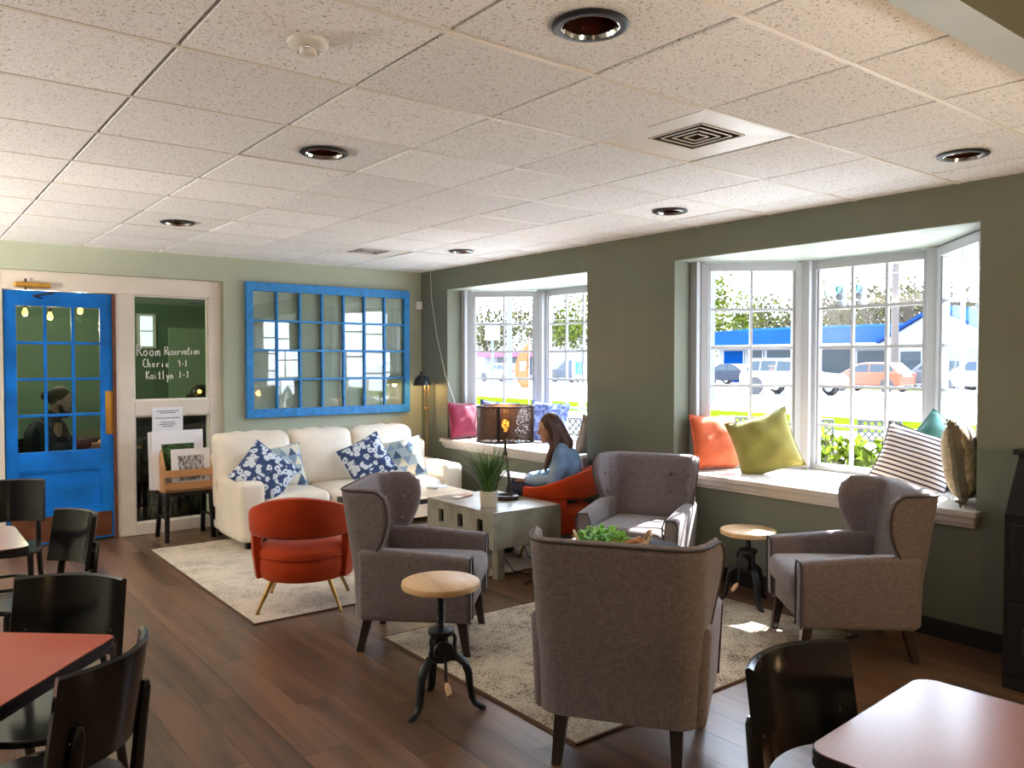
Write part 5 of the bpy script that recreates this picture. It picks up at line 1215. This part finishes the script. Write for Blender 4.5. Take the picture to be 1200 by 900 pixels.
for s in (-1, 1): G().ball(hp(s*0.032, 0.089, 0.010), (0.011, 0.006, 0.007), 10, 8).build('eye', 'eye_dark', mn)
dk = thing('desk', 'brown wooden desk of the man behind the blue door', 'desk', (1.78, 8.75, 0))
G().box(-0.30, 0.75, -0.38, 0.38, 0.735, 0.765).build('top', 'oak', dk, smooth=False, bevel=0.004)
for sx in (-0.26, 0.71):
    for sy in (-0.34, 0.34): G().box(sx-0.02, sx+0.02, sy-0.02, sy+0.02, 0, 0.734).build('leg', 'black_wood', dk, smooth=False)
pp = thing('open_book', 'large open book and papers on the desk behind the door', 'book', (1.68, 8.60, 0.766), -0.3)
for s in (-1, 1): G().hexa([(0, -0.13, 0), (s*0.21, -0.13, 0), (s*0.21, 0.13, 0), (0, 0.13, 0), (0, -0.13, 0.022), (s*0.21, -0.13, 0.008), (s*0.21, 0.13, 0.008), (0, 0.13, 0.022)]).build('page_block', 'paper', pp, smooth=False)
lp = thing('laptop', 'dark open laptop at the right end of the desk behind the door', 'laptop', (2.12, 8.88, 0.766), radians(-100))
G().rbox(-0.16, 0.16, -0.11, 0.11, 0, 0.014, 0.005, 5).build('keyboard_deck', 'chrome', lp)
G().hexa([(-0.16, 0.105, 0.012), (0.16, 0.105, 0.012), (0.16, 0.113, 0.012), (-0.16, 0.113, 0.012), (-0.16, 0.17, 0.22), (0.16, 0.17, 0.22), (0.16, 0.178, 0.22), (-0.16, 0.178, 0.22)]).build('screen', 'black_base', lp, smooth=False)
dup(c0, (1.00, 8.80, 0), face(0.90, -0.43), 'black chair under the man behind the blue door')
dup(c0, (2.62, 9.12, 0), face(0.2, -0.98), 'dark chair in the meeting room seen through the lower sidelight glass')
lc = thing('added_dark_cabinet', 'added dark cabinet that blackens the view through the lower sidelight glass', 'cabinet', (2.62, 9.55, 0))  # added dark mass so the room behind the lower glass reads dark
G().box(-0.75, 0.75, -0.22, 0.22, 0.05, 0.98).build('carcass', 'black_wood', lc, smooth=False); G().box(-0.77, 0.77, -0.24, 0.24, 0.981, 1.01).build('top', 'black_wood', lc, smooth=False)
for k in range(3):
    dd = G().box(-0.74+k*0.495, -0.26+k*0.495, -0.238, -0.221, 0.08, 0.96).build('door_panel', 'black_wood', lc, smooth=False); G().cyl((-0.30+k*0.495, -0.238, 0.6), (-0.30+k*0.495, -0.262, 0.6), 0.012, n=10).build('knob', 'chrome', dd)
G().box(-0.72, 0.72, -0.19, 0.19, 0, 0.05).build('plinth', 'black_base', lc, smooth=False)
dup(c0, (2.02, 8.45, 0), face(0.95, 0.3), 'dark chair nearest behind the lower sidelight glass')
ds = thing('desk_lamp', 'dark round desk lamp glowing amber behind the upper sidelight glass', 'lamp', (2.62, 8.74, 0.0))
G().lathe([(0, 0), (0.13, 0), (0.13, 0.015), (0.012, 0.03), (0.012, 1.14), (0.0, 1.15)], 20).build('stand', 'iron', ds)
G().ball((0, 0, 1.24), (0.115, 0.115, 0.10), 20, 12).build('shade', 'iron', ds); G().cyl((-0.08, -0.08, 1.22), (-0.15, -0.12, 1.19), 0.045, 0.055, 16).build('snout', 'iron', ds)
G().ball((-0.05, -0.11, 1.27), 0.02, 12, 8).build('bulb', 'bulb_small', ds)
for k, (x, y, z) in enumerate([(1.06, 9.0, 2.05), (1.27, 9.0, 2.02), (1.55, 9.1, 2.09)]):
    r = thing('edison_pendant', ['leftmost', 'middle', 'rightmost'][k] + ' glowing bare bulb seen through the blue door', 'pendant lamp', (x, y, z), 0, 'bare bulb pendants in the meeting room')
    G().lathe([(0.010, 0.05), (0.016, 0.03), (0.026, 0.0), (0.022, -0.025), (0.0, -0.036)], 16).build('bulb', 'bulb_small', r); G().cyl((0, 0, 0.045), (0, 0, 0.09), 0.016, n=12).build('socket', 'bronze', r); G().cyl((0, 0, 0.09), (0, 0, 2.599-z), 0.004, n=6).build('cord', 'cord_black', r)
    l = bpy.data.lights.new('edison_light', 'POINT'); l.energy = 7; l.color = (1, 0.85, 0.62); l.shadow_soft_size = 0.05
    o = bpy.data.objects.new('edison_light', l); COL.objects.link(o); o.location = (0, 0, -0.08); o.parent = r

# ------------------------------------------------------------------ outdoors
mat('asphalt', (0.42, 0.42, 0.435), 0.85, spec=0.0, var=0.08, scale=0.5)
mat('concrete', (0.42, 0.42, 0.41), 0.9, spec=0.0, var=0.08, scale=1)
mat('turf', (0.0359, 0.0663, 0.0023), 0.9, spec=0.0, var=0.3, scale=2)
mat('lane_paint', (0.25, 0.25, 0.26), 0.8)
mat('roof_blue', (0.0047, 0.0234, 0.0975), 0.8, spec=0.0, var=0.1, scale=0.6)
mat('stucco', (0.1326, 0.1365, 0.1482), 0.8, spec=0.0)
mat('roll_blue', (0.0008, 0.0195, 0.0858), 0.8, spec=0.0)
mat('shop_glass', (0.0125, 0.0187, 0.0250), 0.3, spec=0.15)
mat('car_white', (0.1560, 0.1599, 0.1677), 0.25); mat('car_orange', (0.1326, 0.0250, 0.0039), 0.3); mat('car_silver', (0.0585, 0.0585, 0.0702), 0.3, metal=0.2); mat('car_navy', (0.0094, 0.0125, 0.0218), 0.4, spec=0.15); mat('car_steel', (0.0351, 0.0429, 0.0546), 0.4, spec=0.15)
mat('car_glass', (0.0156, 0.0250, 0.0351), 0.2, spec=0.2); mat('tyre', (0.02, 0.02, 0.022), 0.8); mat('rim', (0.4, 0.4, 0.42), 0.35, metal=0.5); mat('tail_red', (0.45, 0.02, 0.02), 0.3)
mat('pole_wood', (0.0546, 0.0429, 0.0390), 0.9); mat('pole_metal', (0.0546, 0.0702, 0.0936), 0.5); mat('wire', (0.06, 0.06, 0.07), 0.6)
mat('bark', (0.0390, 0.0273, 0.0195), 0.9); mat('leaf_spring', (0.0585, 0.0741, 0.0109), 0.7, spec=0.0, var=0.4, scale=0.4); mat('leaf_dark', (0.0507, 0.0484, 0.0218), 0.7, spec=0.0, var=0.4, scale=0.4); mat('hill', (0.0624, 0.0741, 0.0663), 0.95, var=0.3, scale=0.08)
mat('pink_sign', (0.1092, 0.0047, 0.0312), 0.6); mat('sign_white', (0.1560, 0.1599, 0.1716), 0.6); mat('sign_blue', (0.01, 0.10, 0.40), 0.5); mat('flag_orange', (0.1248, 0.0468, 0.0094), 0.8); mat('patio_metal', (0.015, 0.018, 0.022), 0.5)
def ground(name, x0, x1, y0, y1, z, m, label, cat):
    return tag(G().box(x0, x1, y0, y1, z-0.2, z).build(name, m, smooth=False), label, cat, kind='structure')
ground('patio', 4.96, 17.5, -60, 120, -0.02, 'concrete', 'pale concrete patio and sidewalk outside the bay windows', 'patio')
ground('lawn', 17.5, 21.5, -60, 120, 0.0, 'turf', 'bright green grass strip beside the road', 'lawn')
st_ = ground('street', 21.5, 140, -90, 190, -0.02, 'asphalt', 'sunlit pale road beyond the grass strip', 'road')
for k, x in enumerate((27, 31.5, 39)): G().box(x, x+0.2, -40, 90, -0.019, -0.012).build('lane_line', 'lane_paint', st_, smooth=False)
ground('lawn', 44.0, 45.2, 12, 26, 0.0, 'turf', 'thin green verge below the silver car', 'lawn')
ground('patio', -60, -4.25, -60, 80, -0.02, 'concrete', 'pale pavement outside the left storefront wall', 'pavement')
ground('patio', -4.2, 4.9, -60, -3.75, -0.02, 'concrete', 'pale pavement outside the wall behind the camera', 'pavement')

def wheel_mesh(R, W_):
    return (G().lathe([(R*0.6, -W_/2), (R*0.95, -W_/2), (R, -W_*0.3), (R, W_*0.3), (R*0.95, W_/2), (R*0.6, W_/2)], 24, caps=False).mesh('tyre', 'tyre'), G().lathe([(0, W_*0.38), (R*0.12, W_*0.45), (R*0.2, W_*0.38), (R*0.55, W_*0.42), (R*0.62, W_*0.5), (R*0.62, -W_*0.5), (0, -W_*0.4)], 20).mesh('rim', 'rim'))
def car(name, label, loc, rz, paint, body, cabin, glass, wx, R, W_=1.8, group='cars on the road'):
    t = thing(name, label, 'car', loc, rz, group); w2 = W_/2
    n = len(body); g = G()
    rows = [(-w2, 0.0), (-w2*0.96, 0.02), (w2*0.96, 0.02), (w2, 0.0)]
    g.extrude(body, -w2, w2); g.build('body', paint, t, smooth=True, sharp=30, bevel=0.06)
    zt = max(z for x, z in cabin); zb = min(z for x, z in cabin); c = G(); m = len(cabin)
    def wid(z): return w2*(0.95 - 0.16*(z-zb)/(zt-zb))
    c.add([(x, -wid(z), z) for x, z in cabin]+[(x, wid(z), z) for x, z in cabin], [tuple(range(m)), tuple(range(m, 2*m))[::-1]]+[(i, m+i, m+(i+1) % m, (i+1) % m) for i in range(m)])
    c.build('cabin', paint, t, smooth=True, sharp=30, bevel=0.05)
    for gl in glass:
        for s in (-1, 1):
            q = G(); k = len(gl); q.add([(x, s*(wid(z)-0.01), z) for x, z in gl]+[(x, s*(wid(z)+0.012), z) for x, z in gl], [tuple(range(k)), tuple(range(k, 2*k))[::-1]]+[(i, k+i, k+(i+1) % k, (i+1) % k) for i in range(k)])
            q.build('side_window', 'car_glass', t, smooth=False)
    fr, bk2 = cabin[-1], cabin[-2]
    def screen(nm, a, b):
        (xa, za), (xb, zb2) = a, b; dx, dz = xb-xa, zb2-za; L_ = hypot(dx, dz); nx, nz = dz/L_, -dx/L_
        if nx*(xa) < 0: nx, nz = -nx, -nz
        p = []
        for off in (-0.01, 0.012):
            for f_, sg in ((0.08, -1), (0.08, 1), (0.9, 1), (0.9, -1)):
                x, z = xa+dx*f_, za+dz*f_; p.append((x+nx*off, sg*(wid(z)-0.10), z+nz*off))
        G().hexa(p).build(nm, 'car_glass', t, smooth=False)
    screen('windshield', cabin[0], cabin[1]); screen('rear_window', cabin[-1], cabin[-2])
    ty_, ri = wheel_mesh(R, 0.22)
    for x in wx:
        for s in (-1, 1):
            a = inst('wheel', ty_, t, (x, s*(w2-0.10), R), (-s*pi/2, 0, 0)); inst('rim', ri, a)
            G().lathe([(R*1.02, -0.02), (R*1.18, -0.02), (R*1.18, 0.02), (R*1.02, 0.02)], 24, caps=True).build('wheel_arch', 'tyre', t, (x, s*(w2-0.015), R+0.02), rot=(-s*pi/2, 0, 0))
    xf, xr = max(x for x, z in body), min(x for x, z in body)
    for s in (-1, 1):
        G().rbox(xf-0.10, xf+0.01, s*w2*0.72-0.14, s*w2*0.72+0.14, 0.70, 0.84, 0.04, 5).build('headlight', 'chrome', t); G().rbox(xr-0.01, xr+0.08, s*w2*0.82-0.10, s*w2*0.82+0.10, 0.75, 1.0, 0.03, 5).build('tail_light', 'tail_red', t)
SUV_B = [(2.38, 0.38), (2.40, 0.78), (2.25, 0.96), (1.05, 1.08), (-2.30, 1.10), (-2.40, 0.85), (-2.36, 0.38)]
SUV_C = [(1.15, 1.06), (0.45, 1.66), (0.1, 1.74), (-1.75, 1.74), (-2.28, 1.08)]
SUV_G = [[(0.80, 1.14), (0.38, 1.58), (-0.30, 1.62), (-0.30, 1.14)], [(-0.38, 1.14), (-0.38, 1.62), (-1.20, 1.62), (-1.20, 1.14)], [(-1.28, 1.14), (-1.28, 1.62), (-1.72, 1.60), (-2.05, 1.16)]]
HAT_B = [(1.95, 0.33), (1.98, 0.65), (1.75, 0.86), (1.05, 1.0), (-1.85, 1.04), (-1.97, 0.80), (-1.93, 0.33)]
HAT_C = [(1.35, 0.96), (0.40, 1.47), (0.0, 1.54), (-1.30, 1.53), (-1.85, 1.02)]
HAT_G = [[(0.95, 1.04), (0.35, 1.42), (-0.20, 1.45), (-0.20, 1.04)], [(-0.28, 1.04), (-0.28, 1.45), (-1.05, 1.44), (-1.05, 1.06)], [(-1.12, 1.08), (-1.12, 1.43), (-1.35, 1.40), (-1.60, 1.10)]]
SED_B = [(2.3, 0.32), (2.33, 0.62), (2.1, 0.82), (0.95, 0.94), (-1.6, 0.98), (-2.25, 0.92), (-2.32, 0.62), (-2.28, 0.32)]
SED_C = [(1.15, 0.92), (0.35, 1.38), (0.0, 1.44), (-0.85, 1.42), (-1.75, 0.96)]
SED_G = [[(0.80, 0.98), (0.32, 1.33), (-0.15, 1.36), (-0.15, 0.98)], [(-0.22, 0.98), (-0.22, 1.36), (-0.80, 1.35), (-1.30, 1.0)]]
RD, LU = -pi/2, pi/2        # heading toward -y (image right) / +y (image left)
car('sport_utility_car', 'white sport utility car driving past the right bay window', (34.6, 22.6, 0), RD, 'car_white', SUV_B, SUV_C, SUV_G, (1.45, -1.45), 0.38, 1.9)
car('hatchback_car', 'orange hatchback on the road outside the right bay window', (42.0, 22.6, 0), LU, 'car_orange', HAT_B, HAT_C, HAT_G, (1.28, -1.25), 0.32, 1.7)
car('sport_utility_car', 'silver car parked behind the orange hatchback', (46.6, 21.2, 0), LU, 'car_silver', SUV_B, SUV_C, SUV_G, (1.45, -1.45), 0.36, 1.85)
car('sedan_car', 'dark navy sedan behind the white car', (45.5, 34.0, 0), RD, 'car_navy', SED_B, SED_C, SED_G, (1.4, -1.4), 0.33, 1.8)
car('sport_utility_car', 'pale blue car at the right edge of the right bay window', (42.5, 17.2, 0), LU, 'car_white', SUV_B, SUV_C, SUV_G, (1.45, -1.45), 0.36, 1.85)
car('pickup_car', 'dark steel grey sport utility car outside the left bay window', (42.0, 46.3, 0), LU, 'car_steel', SUV_B, SUV_C, SUV_G, (1.45, -1.45), 0.40, 1.9)
car('sedan_car', 'white sedan outside the left bay window near the pink store', (39.0, 51.6, 0), LU, 'car_white', SED_B, SED_C, SED_G, (1.4, -1.4), 0.33, 1.8)

# blue roofed building across the road
bd = thing('shop_building', 'low white shop building with a long blue roof across the road', 'building', (52, 0, 0))
G().box(0, 9, 26.3, 40.5, 0, 2.75).build('wall', 'stucco', bd, smooth=False)
G().extrude([(-0.9, 2.7), (-0.9, 2.85), (0.2, 3.95), (4.5, 4.3), (9.5, 2.7)], 26.25, 41.0).build('roof', 'roof_blue', bd, smooth=False); G().box(-0.93, -0.88, 26.25, 41.0, 2.62, 2.84).build('fascia', 'sign_white', bd, smooth=False)
for y0, y1, z0, z1, m in ((38.2, 40.0, 0, 2.4, 'roll_blue'), (36.5, 37.6, 1.0, 2.4, 'shop_glass'), (34.0, 36.1, 1.3, 2.4, 'shop_glass'), (29.3, 31.6, 0.5, 2.4, 'shop_glass'), (26.9, 29.0, 0.5, 2.3, 'shop_glass')):
    a = G().box(-0.06, 0.0, y0, y1, z0, z1).build('shop_window' if m == 'shop_glass' else 'roller_door', m, bd, smooth=False)
    G().box(-0.08, -0.061, y0-0.08, y0, z0, z1).box(-0.08, -0.061, y1, y1+0.08, z0, z1).build('frame', 'sign_white', a, smooth=False)
gb = thing('gabled_building', 'white gabled shop front with blue roof beside the long blue roof', 'building', (49.5, 0, 0))
G().box(0, 8, 19.5, 25.6, 0, 2.7).build('wall', 'stucco', gb, smooth=False)
g = G(); g.add([(0, 19.0, 2.7), (0, 26.2, 2.7), (0, 22.6, 4.75), (8, 19.0, 2.7), (8, 26.2, 2.7), (8, 22.6, 4.75)], [(0, 1, 2), (3, 5, 4), (0, 3, 4, 1)]); g.build('gable', 'sign_white', gb, smooth=False)
for (ya, yb2) in ((19.0, 22.6), (26.2, 22.6)): G().hexa([(-0.4, ya, 2.72), (8, ya, 2.72), (8, yb2, 4.77), (-0.4, yb2, 4.77), (-0.4, ya, 2.92), (8, ya, 2.92), (8, yb2, 4.97), (-0.4, yb2, 4.97)]).build('roof_slope', 'roof_blue', gb, smooth=False)
G().box(-0.05, 0, 23.6, 24.8, 0.6, 2.2).build('shop_window', 'shop_glass', gb, smooth=False); G().box(-0.15, -0.02, 22.6, 23.6, 2.95, 3.9).build('sign_board', 'sign_white', gb, smooth=False)
pk = thing('store_building', 'low white store with a pink awning seen through the left bay window', 'building', (44, 0, 0))
G().box(0, 8, 49, 66, 0, 2.6).build('wall', 'stucco', pk, smooth=False); G().box(-0.9, 0, 51.6, 61.0, 2.0, 2.55).build('awning', 'pink_sign', pk, smooth=False)
for y in (53, 55.2, 57.4): G().box(-0.06, 0, y, y+1.6, 0.5, 1.95).build('shop_window', 'shop_glass', pk, smooth=False)
G().box(-0.5, -0.4, 54.9, 55.3, 0, 2.0).build('post', 'pink_sign', pk, smooth=False)
hl = G()
def hf(i, j):
    y = -150 + i*12; x = 120+j*22; return (x, y, [0, 6, 11, 14][j] + 2.2*sin(i*0.9+j)+1.5*sin(i*2.3) if j else -0.5)
hl.grid(hf, 40, 4); tag(hl.build('hillside', 'hill'), 'wooded hillside beyond the buildings', 'hill', kind='structure')

def leaf_tree(label, loc, h, cr, m, nl, sd, leaf=0.35, group='trees beyond the road'):
    t = thing('tree', label, 'tree', loc, 0, group); rn = random.Random(sd)
    g = G(); g.tube([(0, 0, 0), (0.1, 0.1, h*0.35), (0.0, 0.2, h*0.7)], [h*0.03, h*0.022, h*0.008], 8)
    tips = []
    for k in range(14):
        a = rn.uniform(0, 2*pi); z = h*rn.uniform(0.25, 0.65); L_ = cr*rn.uniform(0.6, 1.0); e = Vector((cos(a)*L_, sin(a)*L_, z+h*rn.uniform(0.1, 0.32)))
        mid = Vector((cos(a)*L_*0.5, sin(a)*L_*0.5, z+h*0.08)); g.tube([(0, 0.1, z), mid, e], [h*0.010, h*0.006, h*0.002], 5); tips += [mid, e]
        for q in range(3):
            b = mid.lerp(e, rn.random()); d_ = Vector((rn.uniform(-1, 1), rn.uniform(-1, 1), rn.uniform(0, 1.2)))*cr*0.35; g.tube([b, b+d_], [h*0.004, h*0.0012], 4); tips.append(b+d_)
    g.build('trunk', 'bark', t)
    f_ = G()
    for k in range(nl):
        c = rn.choice(tips) + Vector((rn.gauss(0, 1), rn.gauss(0, 1), rn.gauss(0, 0.8)))*cr*0.22
        n_ = Vector((rn.uniform(-1, 1), rn.uniform(-1, 1), rn.uniform(-.5, 1))).normalized(); a = n_.orthogonal().normalized()*leaf*rn.uniform(.5, 1); b = n_.cross(a)*0.6
        f_.add([c-a, c-b*0.8, c+a, c+b*0.8], [(0, 1, 2, 3)])
    if nl:
        o = f_.build('crown', m, t, smooth=False); o['kind'] = 'stuff'
def bare_tree(label, loc, h, sd):
    t = thing('tree', label, 'tree', loc, 0, 'bare trees beyond the blue roof'); rn = random.Random(sd); g = G()
    def br(p, d_, L_, r, n):
        q = p + d_*L_; g.tube([p, (p+q)/2+Vector((rn.uniform(-1, 1), rn.uniform(-1, 1), 0))*L_*0.06, q], [r, r*0.85, r*0.65], 4 if n < 4 else 6, caps=False)
        if n == 0: return
        for k in range(3 if n > 1 else 4):
            e = (d_ + Vector((rn.uniform(-1, 1), rn.uniform(-1, 1), rn.uniform(-.2, .8)))*0.75).normalized(); br(q if k else p.lerp(q, 0.75), e, L_*rn.uniform(0.6, 0.85), r*0.62, n-1)
    br(Vector((0, 0, 0)), Vector((0, 0, 1)), h*0.27, h*0.018, 5); g.build('branches', 'bark', t)
LT = [('lime green spring tree left of the right bay view', 70, 57, 9, 3.8, 'leaf_spring'), ('lime green spring tree next to the left pole', 74, 53, 9.5, 4, 'leaf_spring'), ('olive tree behind the white car', 72, 48, 8, 3.6, 'leaf_dark'), ('thin olive tree above the blue roof middle', 76, 43, 8.5, 3.6, 'leaf_dark'),
      ('olive tree behind the traffic lights', 74, 37, 8.5, 4, 'leaf_dark'), ('olive tree right of the utility pole', 72, 31, 8, 4, 'leaf_dark'), ('green tree at the right end of the right bay view', 74, 25, 8, 4, 'leaf_spring'),
      ('green tree seen through the left bay, near the pickup', 62, 66, 9, 4.2, 'leaf_spring'), ('dark green tree above the pink store', 60, 72, 8, 4.2, 'leaf_dark'), ('green tree at the far left of the left bay view', 55, 76, 8, 4, 'leaf_dark'), ('tall green tree at the right of the left bay view', 57, 47, 10.5, 3.6, 'leaf_spring')]
for k, (lb, x, y, h, cr, m) in enumerate(LT): leaf_tree(lb, (x, y, 0), h, cr, m, 1500, 20+k)
for k, (lb, x, y) in enumerate([('bare tree nearest the left mullion above the blue roof', 66, 40), ('bare tree left of the traffic lights', 66, 36.5), ('bare tree behind the traffic lights', 68, 34), ('bare tree beside the utility pole', 66, 29.5)]): bare_tree(lb, (x, y, 0), 9.0, 50+k)

def upole(label, x, y, h, r, m, arm=True):
    t = thing('utility_pole', label, 'pole', (x, y, 0)); G().tube([(0, 0, 0), (0, 0, h)], [r, r*0.75], 10).build('shaft', m, t)
    if arm: G().box(-0.06, 0.06, -1.1, 1.1, h-0.7, h-0.55).build('crossarm', m, t, smooth=False)
upole('brown wooden utility pole in front of the gabled shop', 45.0, 22.9, 11, 0.22, 'pole_wood')
upole('blue-grey metal pole at the left of the right bay window', 24.3, 19.3, 9, 0.14, 'pole_metal', False)
upole('dark pole beside the white billboard in the left bay', 33.5, 43.6, 9, 0.20, 'pole_metal')
tag(G().tube([(44.7, -10, 5.4), (44.7, 22.9, 4.7), (40, 60, 4.9)], 0.03, 5).build('overhead_wire', 'wire'), 'overhead wire running along the far side of the road', 'wire')
tag(G().tube([(37.2, -10, 5.85), (37.2, 21.6, 5.69), (37.2, 50, 5.85)], 0.03, 5).build('overhead_wire', 'wire'), 'span wire carrying the traffic lights', 'wire')
def signal(label, x, y, z):
    t = thing('traffic_light', label, 'traffic light', (x, y, z), 0, 'traffic lights on the span wire')
    G().rbox(-0.18, 0.18, -0.20, 0.20, -0.6, 0.6, 0.05, 5).build('housing', 'pole_metal', t); G().cyl((0, 0, 0.6), (0, 0, 0.95), 0.03, n=8).build('hanger', 'wire', t)
    for k in range(3):
        m = 'signal_green' if k == 0 else 'tyre'
        G().lathe([(0.0, 0.0), (0.13, 0.0), (0.11, 0.03), (0, 0.05)], 14).build('lens', m, t, (-0.18, 0, 0.36-0.36*k), rot=(0, -pi/2, 0)); G().lathe([(0.14, 0), (0.15, 0.16)], 14, caps=False).build('visor', 'tyre', t, (-0.18, 0, 0.36-0.36*k), rot=(0, -pi/2, 0))
    G().box(-0.14, -0.12, 0.2, 0.75, 0.1, 0.7).build('backplate', 'signal_green', t, smooth=False) if 'left' in label else None
signal('left traffic light with green sign hanging over the road', 37.2, 21.6, 4.75); signal('right traffic light hanging over the road', 37.2, 20.6, 4.74)

# billboard, parking sign and flag through the left bay
bb_ = thing('billboard', 'white billboard on a post seen through the left bay window', 'sign', (34.0, 46.2, 0)); G().box(-0.1, 0.1, -0.75, 0.75, 3.1, 4.3).build('panel', 'sign_white', bb_, smooth=False); G().cyl((0, 0, 0), (0, 0, 3.1), 0.1, n=10).build('post', 'pole_metal', bb_)
ps = thing('parking_sign', 'blue and white wheelchair parking sign outside the left bay window', 'sign', (9.6, 10.45, 0), face(-0.68, -0.73))
G().cyl((0, 0, -0.02), (0, 0, 1.66), 0.02, n=8).build('post', 'chrome', ps); G().box(-0.15, 0.15, 0.02, 0.026, 1.28, 1.72).build('plate', 'sign_white', ps, smooth=False); G().box(-0.09, 0.09, 0.0265, 0.029, 1.36, 1.58).build('symbol_field', 'sign_blue', ps, smooth=False)
g = G(); g.tube([(0.035*cos(2*pi*k/16)+0.008, 0.031, 1.425+0.035*sin(2*pi*k/16)) for k in range(11, 26)], 0.006, 5); g.tube([(0.01, 0.031, 1.53), (0.008, 0.031, 1.46), (-0.035, 0.031, 1.455), (-0.055, 0.031, 1.40)], 0.007, 5); g.ball((0.012, 0.031, 1.548), (0.013, 0.004, 0.013), 10, 6); g.build('wheelchair_symbol', 'sign_white', ps)
fg = thing('feather_flag', 'orange and white feather flag on a pole outside the left bay', 'flag', (12.2, 15.1, 0), face(-0.62, -0.78))
G().tube([(0, 0, 0), (0, 0, 1.9), (0.06, 0, 2.15), (0.18, 0, 2.25)], 0.012, 6).build('pole', 'chrome', fg)
def ff(i, j): s = i/9; wd_ = 0.34*sin(pi*min(1, 0.18+s*0.9)); return (wd_*j/3+0.01, 0.03*sin(s*9+j), 0.95+1.25*s)
fl2 = G().grid(ff, 10, 4).build('cloth', 'flag_orange', fg); md = fl2.modifiers.new('s', 'SOLIDIFY'); md.thickness = 0.004
G().grid(lambda i, j: (0.05+0.18*j/2, 0.03*sin((0.4+i*0.05)*9+j)+0.006, 1.35+0.06*i), 5, 3).build('white_patch', 'sign_white', fg).modifiers.new('s', 'SOLIDIFY').thickness = 0.003

# patio chairs with lattice backs
def make_patio(label, loc, rz):
    t = thing('patio_chair', label, 'chair', loc, rz, 'black lattice patio chairs'); M_ = 'patio_metal'
    f_ = G(); f_.tube([(-0.24, -0.02, 0.42), (-0.24, -0.09, 0.88), (0.24, -0.09, 0.88), (0.24, -0.02, 0.42)], 0.018, 8); f_.build('back_frame', M_, t)
    la = G(); n = 6
    for k in range(-3, n+1):
        for s in (1, -1):
            a0 = -0.24+0.08*k; p = []
            for q in range(9):
                z = 0.62+0.26*q/8; x = a0+s*0.26*q/8*0.9
                if s < 0: x += 0.234
                if -0.24 <= x <= 0.24: p.append((x, -0.055-0.035*(z-0.62)/0.26, z))
            if len(p) > 1: la.tube(p, 0.013, 5)
    la.build('lattice', M_, t)
    G().tube([(-0.24, -0.055, 0.62), (0.24, -0.055, 0.62)], 0.014, 6).build('lower_rail', M_, t)
    G().rbox(-0.25, 0.25, -0.02, 0.44, 0.41, 0.435, 0.01, 5).build('seat', M_, t)
    for s in (-1, 1):
        G().tube([(s*0.27, -0.05, 0.64), (s*0.28, 0.2, 0.65), (s*0.28, 0.40, 0.62)], 0.018, 6).build('armrest', M_, t)
        G().tube([(s*0.27, 0.40, 0.62), (s*0.26, 0.42, 0.0)], 0.016, 6).build('leg', M_, t); G().tube([(s*0.25, -0.03, 0.42), (s*0.26, -0.10, 0.0)], 0.016, 6).build('leg', M_, t)
    return t
q0 = make_patio('left of the two black patio chairs beyond the shrubs', (9.22, 5.72, -0.02), face(0.9, 0.43))
dup(q0, (9.66, 5.08, -0.02), face(0.93, 0.36), 'right of the two black patio chairs beyond the shrubs')
dup(q0, (8.85, 6.55, -0.02), face(0.95, 0.3), 'black patio chair seen above the orange pillow')
dup(q0, (7.05, 7.55, -0.02), face(0.9, 0.45), 'black patio chair behind the head of the woman')

def shrub(label, loc, R, H, sd):
    t = thing('shrub', label, 'shrub', loc, 0, 'bright shrubs under the bay windows'); rn = random.Random(sd)
    s_ = G(); f_ = G()
    for k in range(46):
        a = rn.uniform(0, 2*pi); rr = R*sqrt(rn.random()); top = Vector((rr*cos(a), rr*sin(a), H*rn.uniform(0.7, 1.05))); b = Vector((rr*0.4*cos(a), rr*0.4*sin(a), 0)); s_.tube([b, b.lerp(top, 0.5)+Vector((0.02, 0.01, 0)), top], [0.008, 0.006, 0.002], 5)
        for q in range(16):
            p = b.lerp(top, rn.uniform(0.25, 1.0)); d_ = Vector((rn.uniform(-1, 1), rn.uniform(-1, 1), rn.uniform(0.1, 1.2))).normalized(); L_ = rn.uniform(0.07, 0.13); sd_ = d_.cross(Vector((0, 0, 1))).normalized()*L_*0.26; up = sd_.cross(d_).normalized()*0.004
            f_.add([p, p+d_*L_*0.5+sd_, p+d_*L_, p+d_*L_*0.5-sd_, p+d_*L_*0.5+up], [(0, 1, 4), (1, 2, 4), (2, 3, 4), (3, 0, 4)])
    s_.build('stems', 'bark', t); o = f_.build('leaves', 'leaf_lime', t); o['kind'] = 'stuff'
for k, (lb, x, y) in enumerate([('lime shrub next to the olive pillow', 6.70, 4.30), ('lime shrub below the left patio chair', 6.65, 3.95), ('lime shrub between the two patio chairs', 6.75, 3.65), ('lime shrub below the right patio chair', 6.65, 3.35), ('lime shrub left of the striped pillow', 6.75, 3.02), ('lime shrub behind the striped pillow', 6.65, 2.70), ('lime shrub behind the woman in the left bay', 6.7, 6.3), ('lime shrub in the left bay beside the black pillow', 6.8, 5.85)]): shrub(lb, (x, y, -0.02), 0.33, 0.90, 80+k)
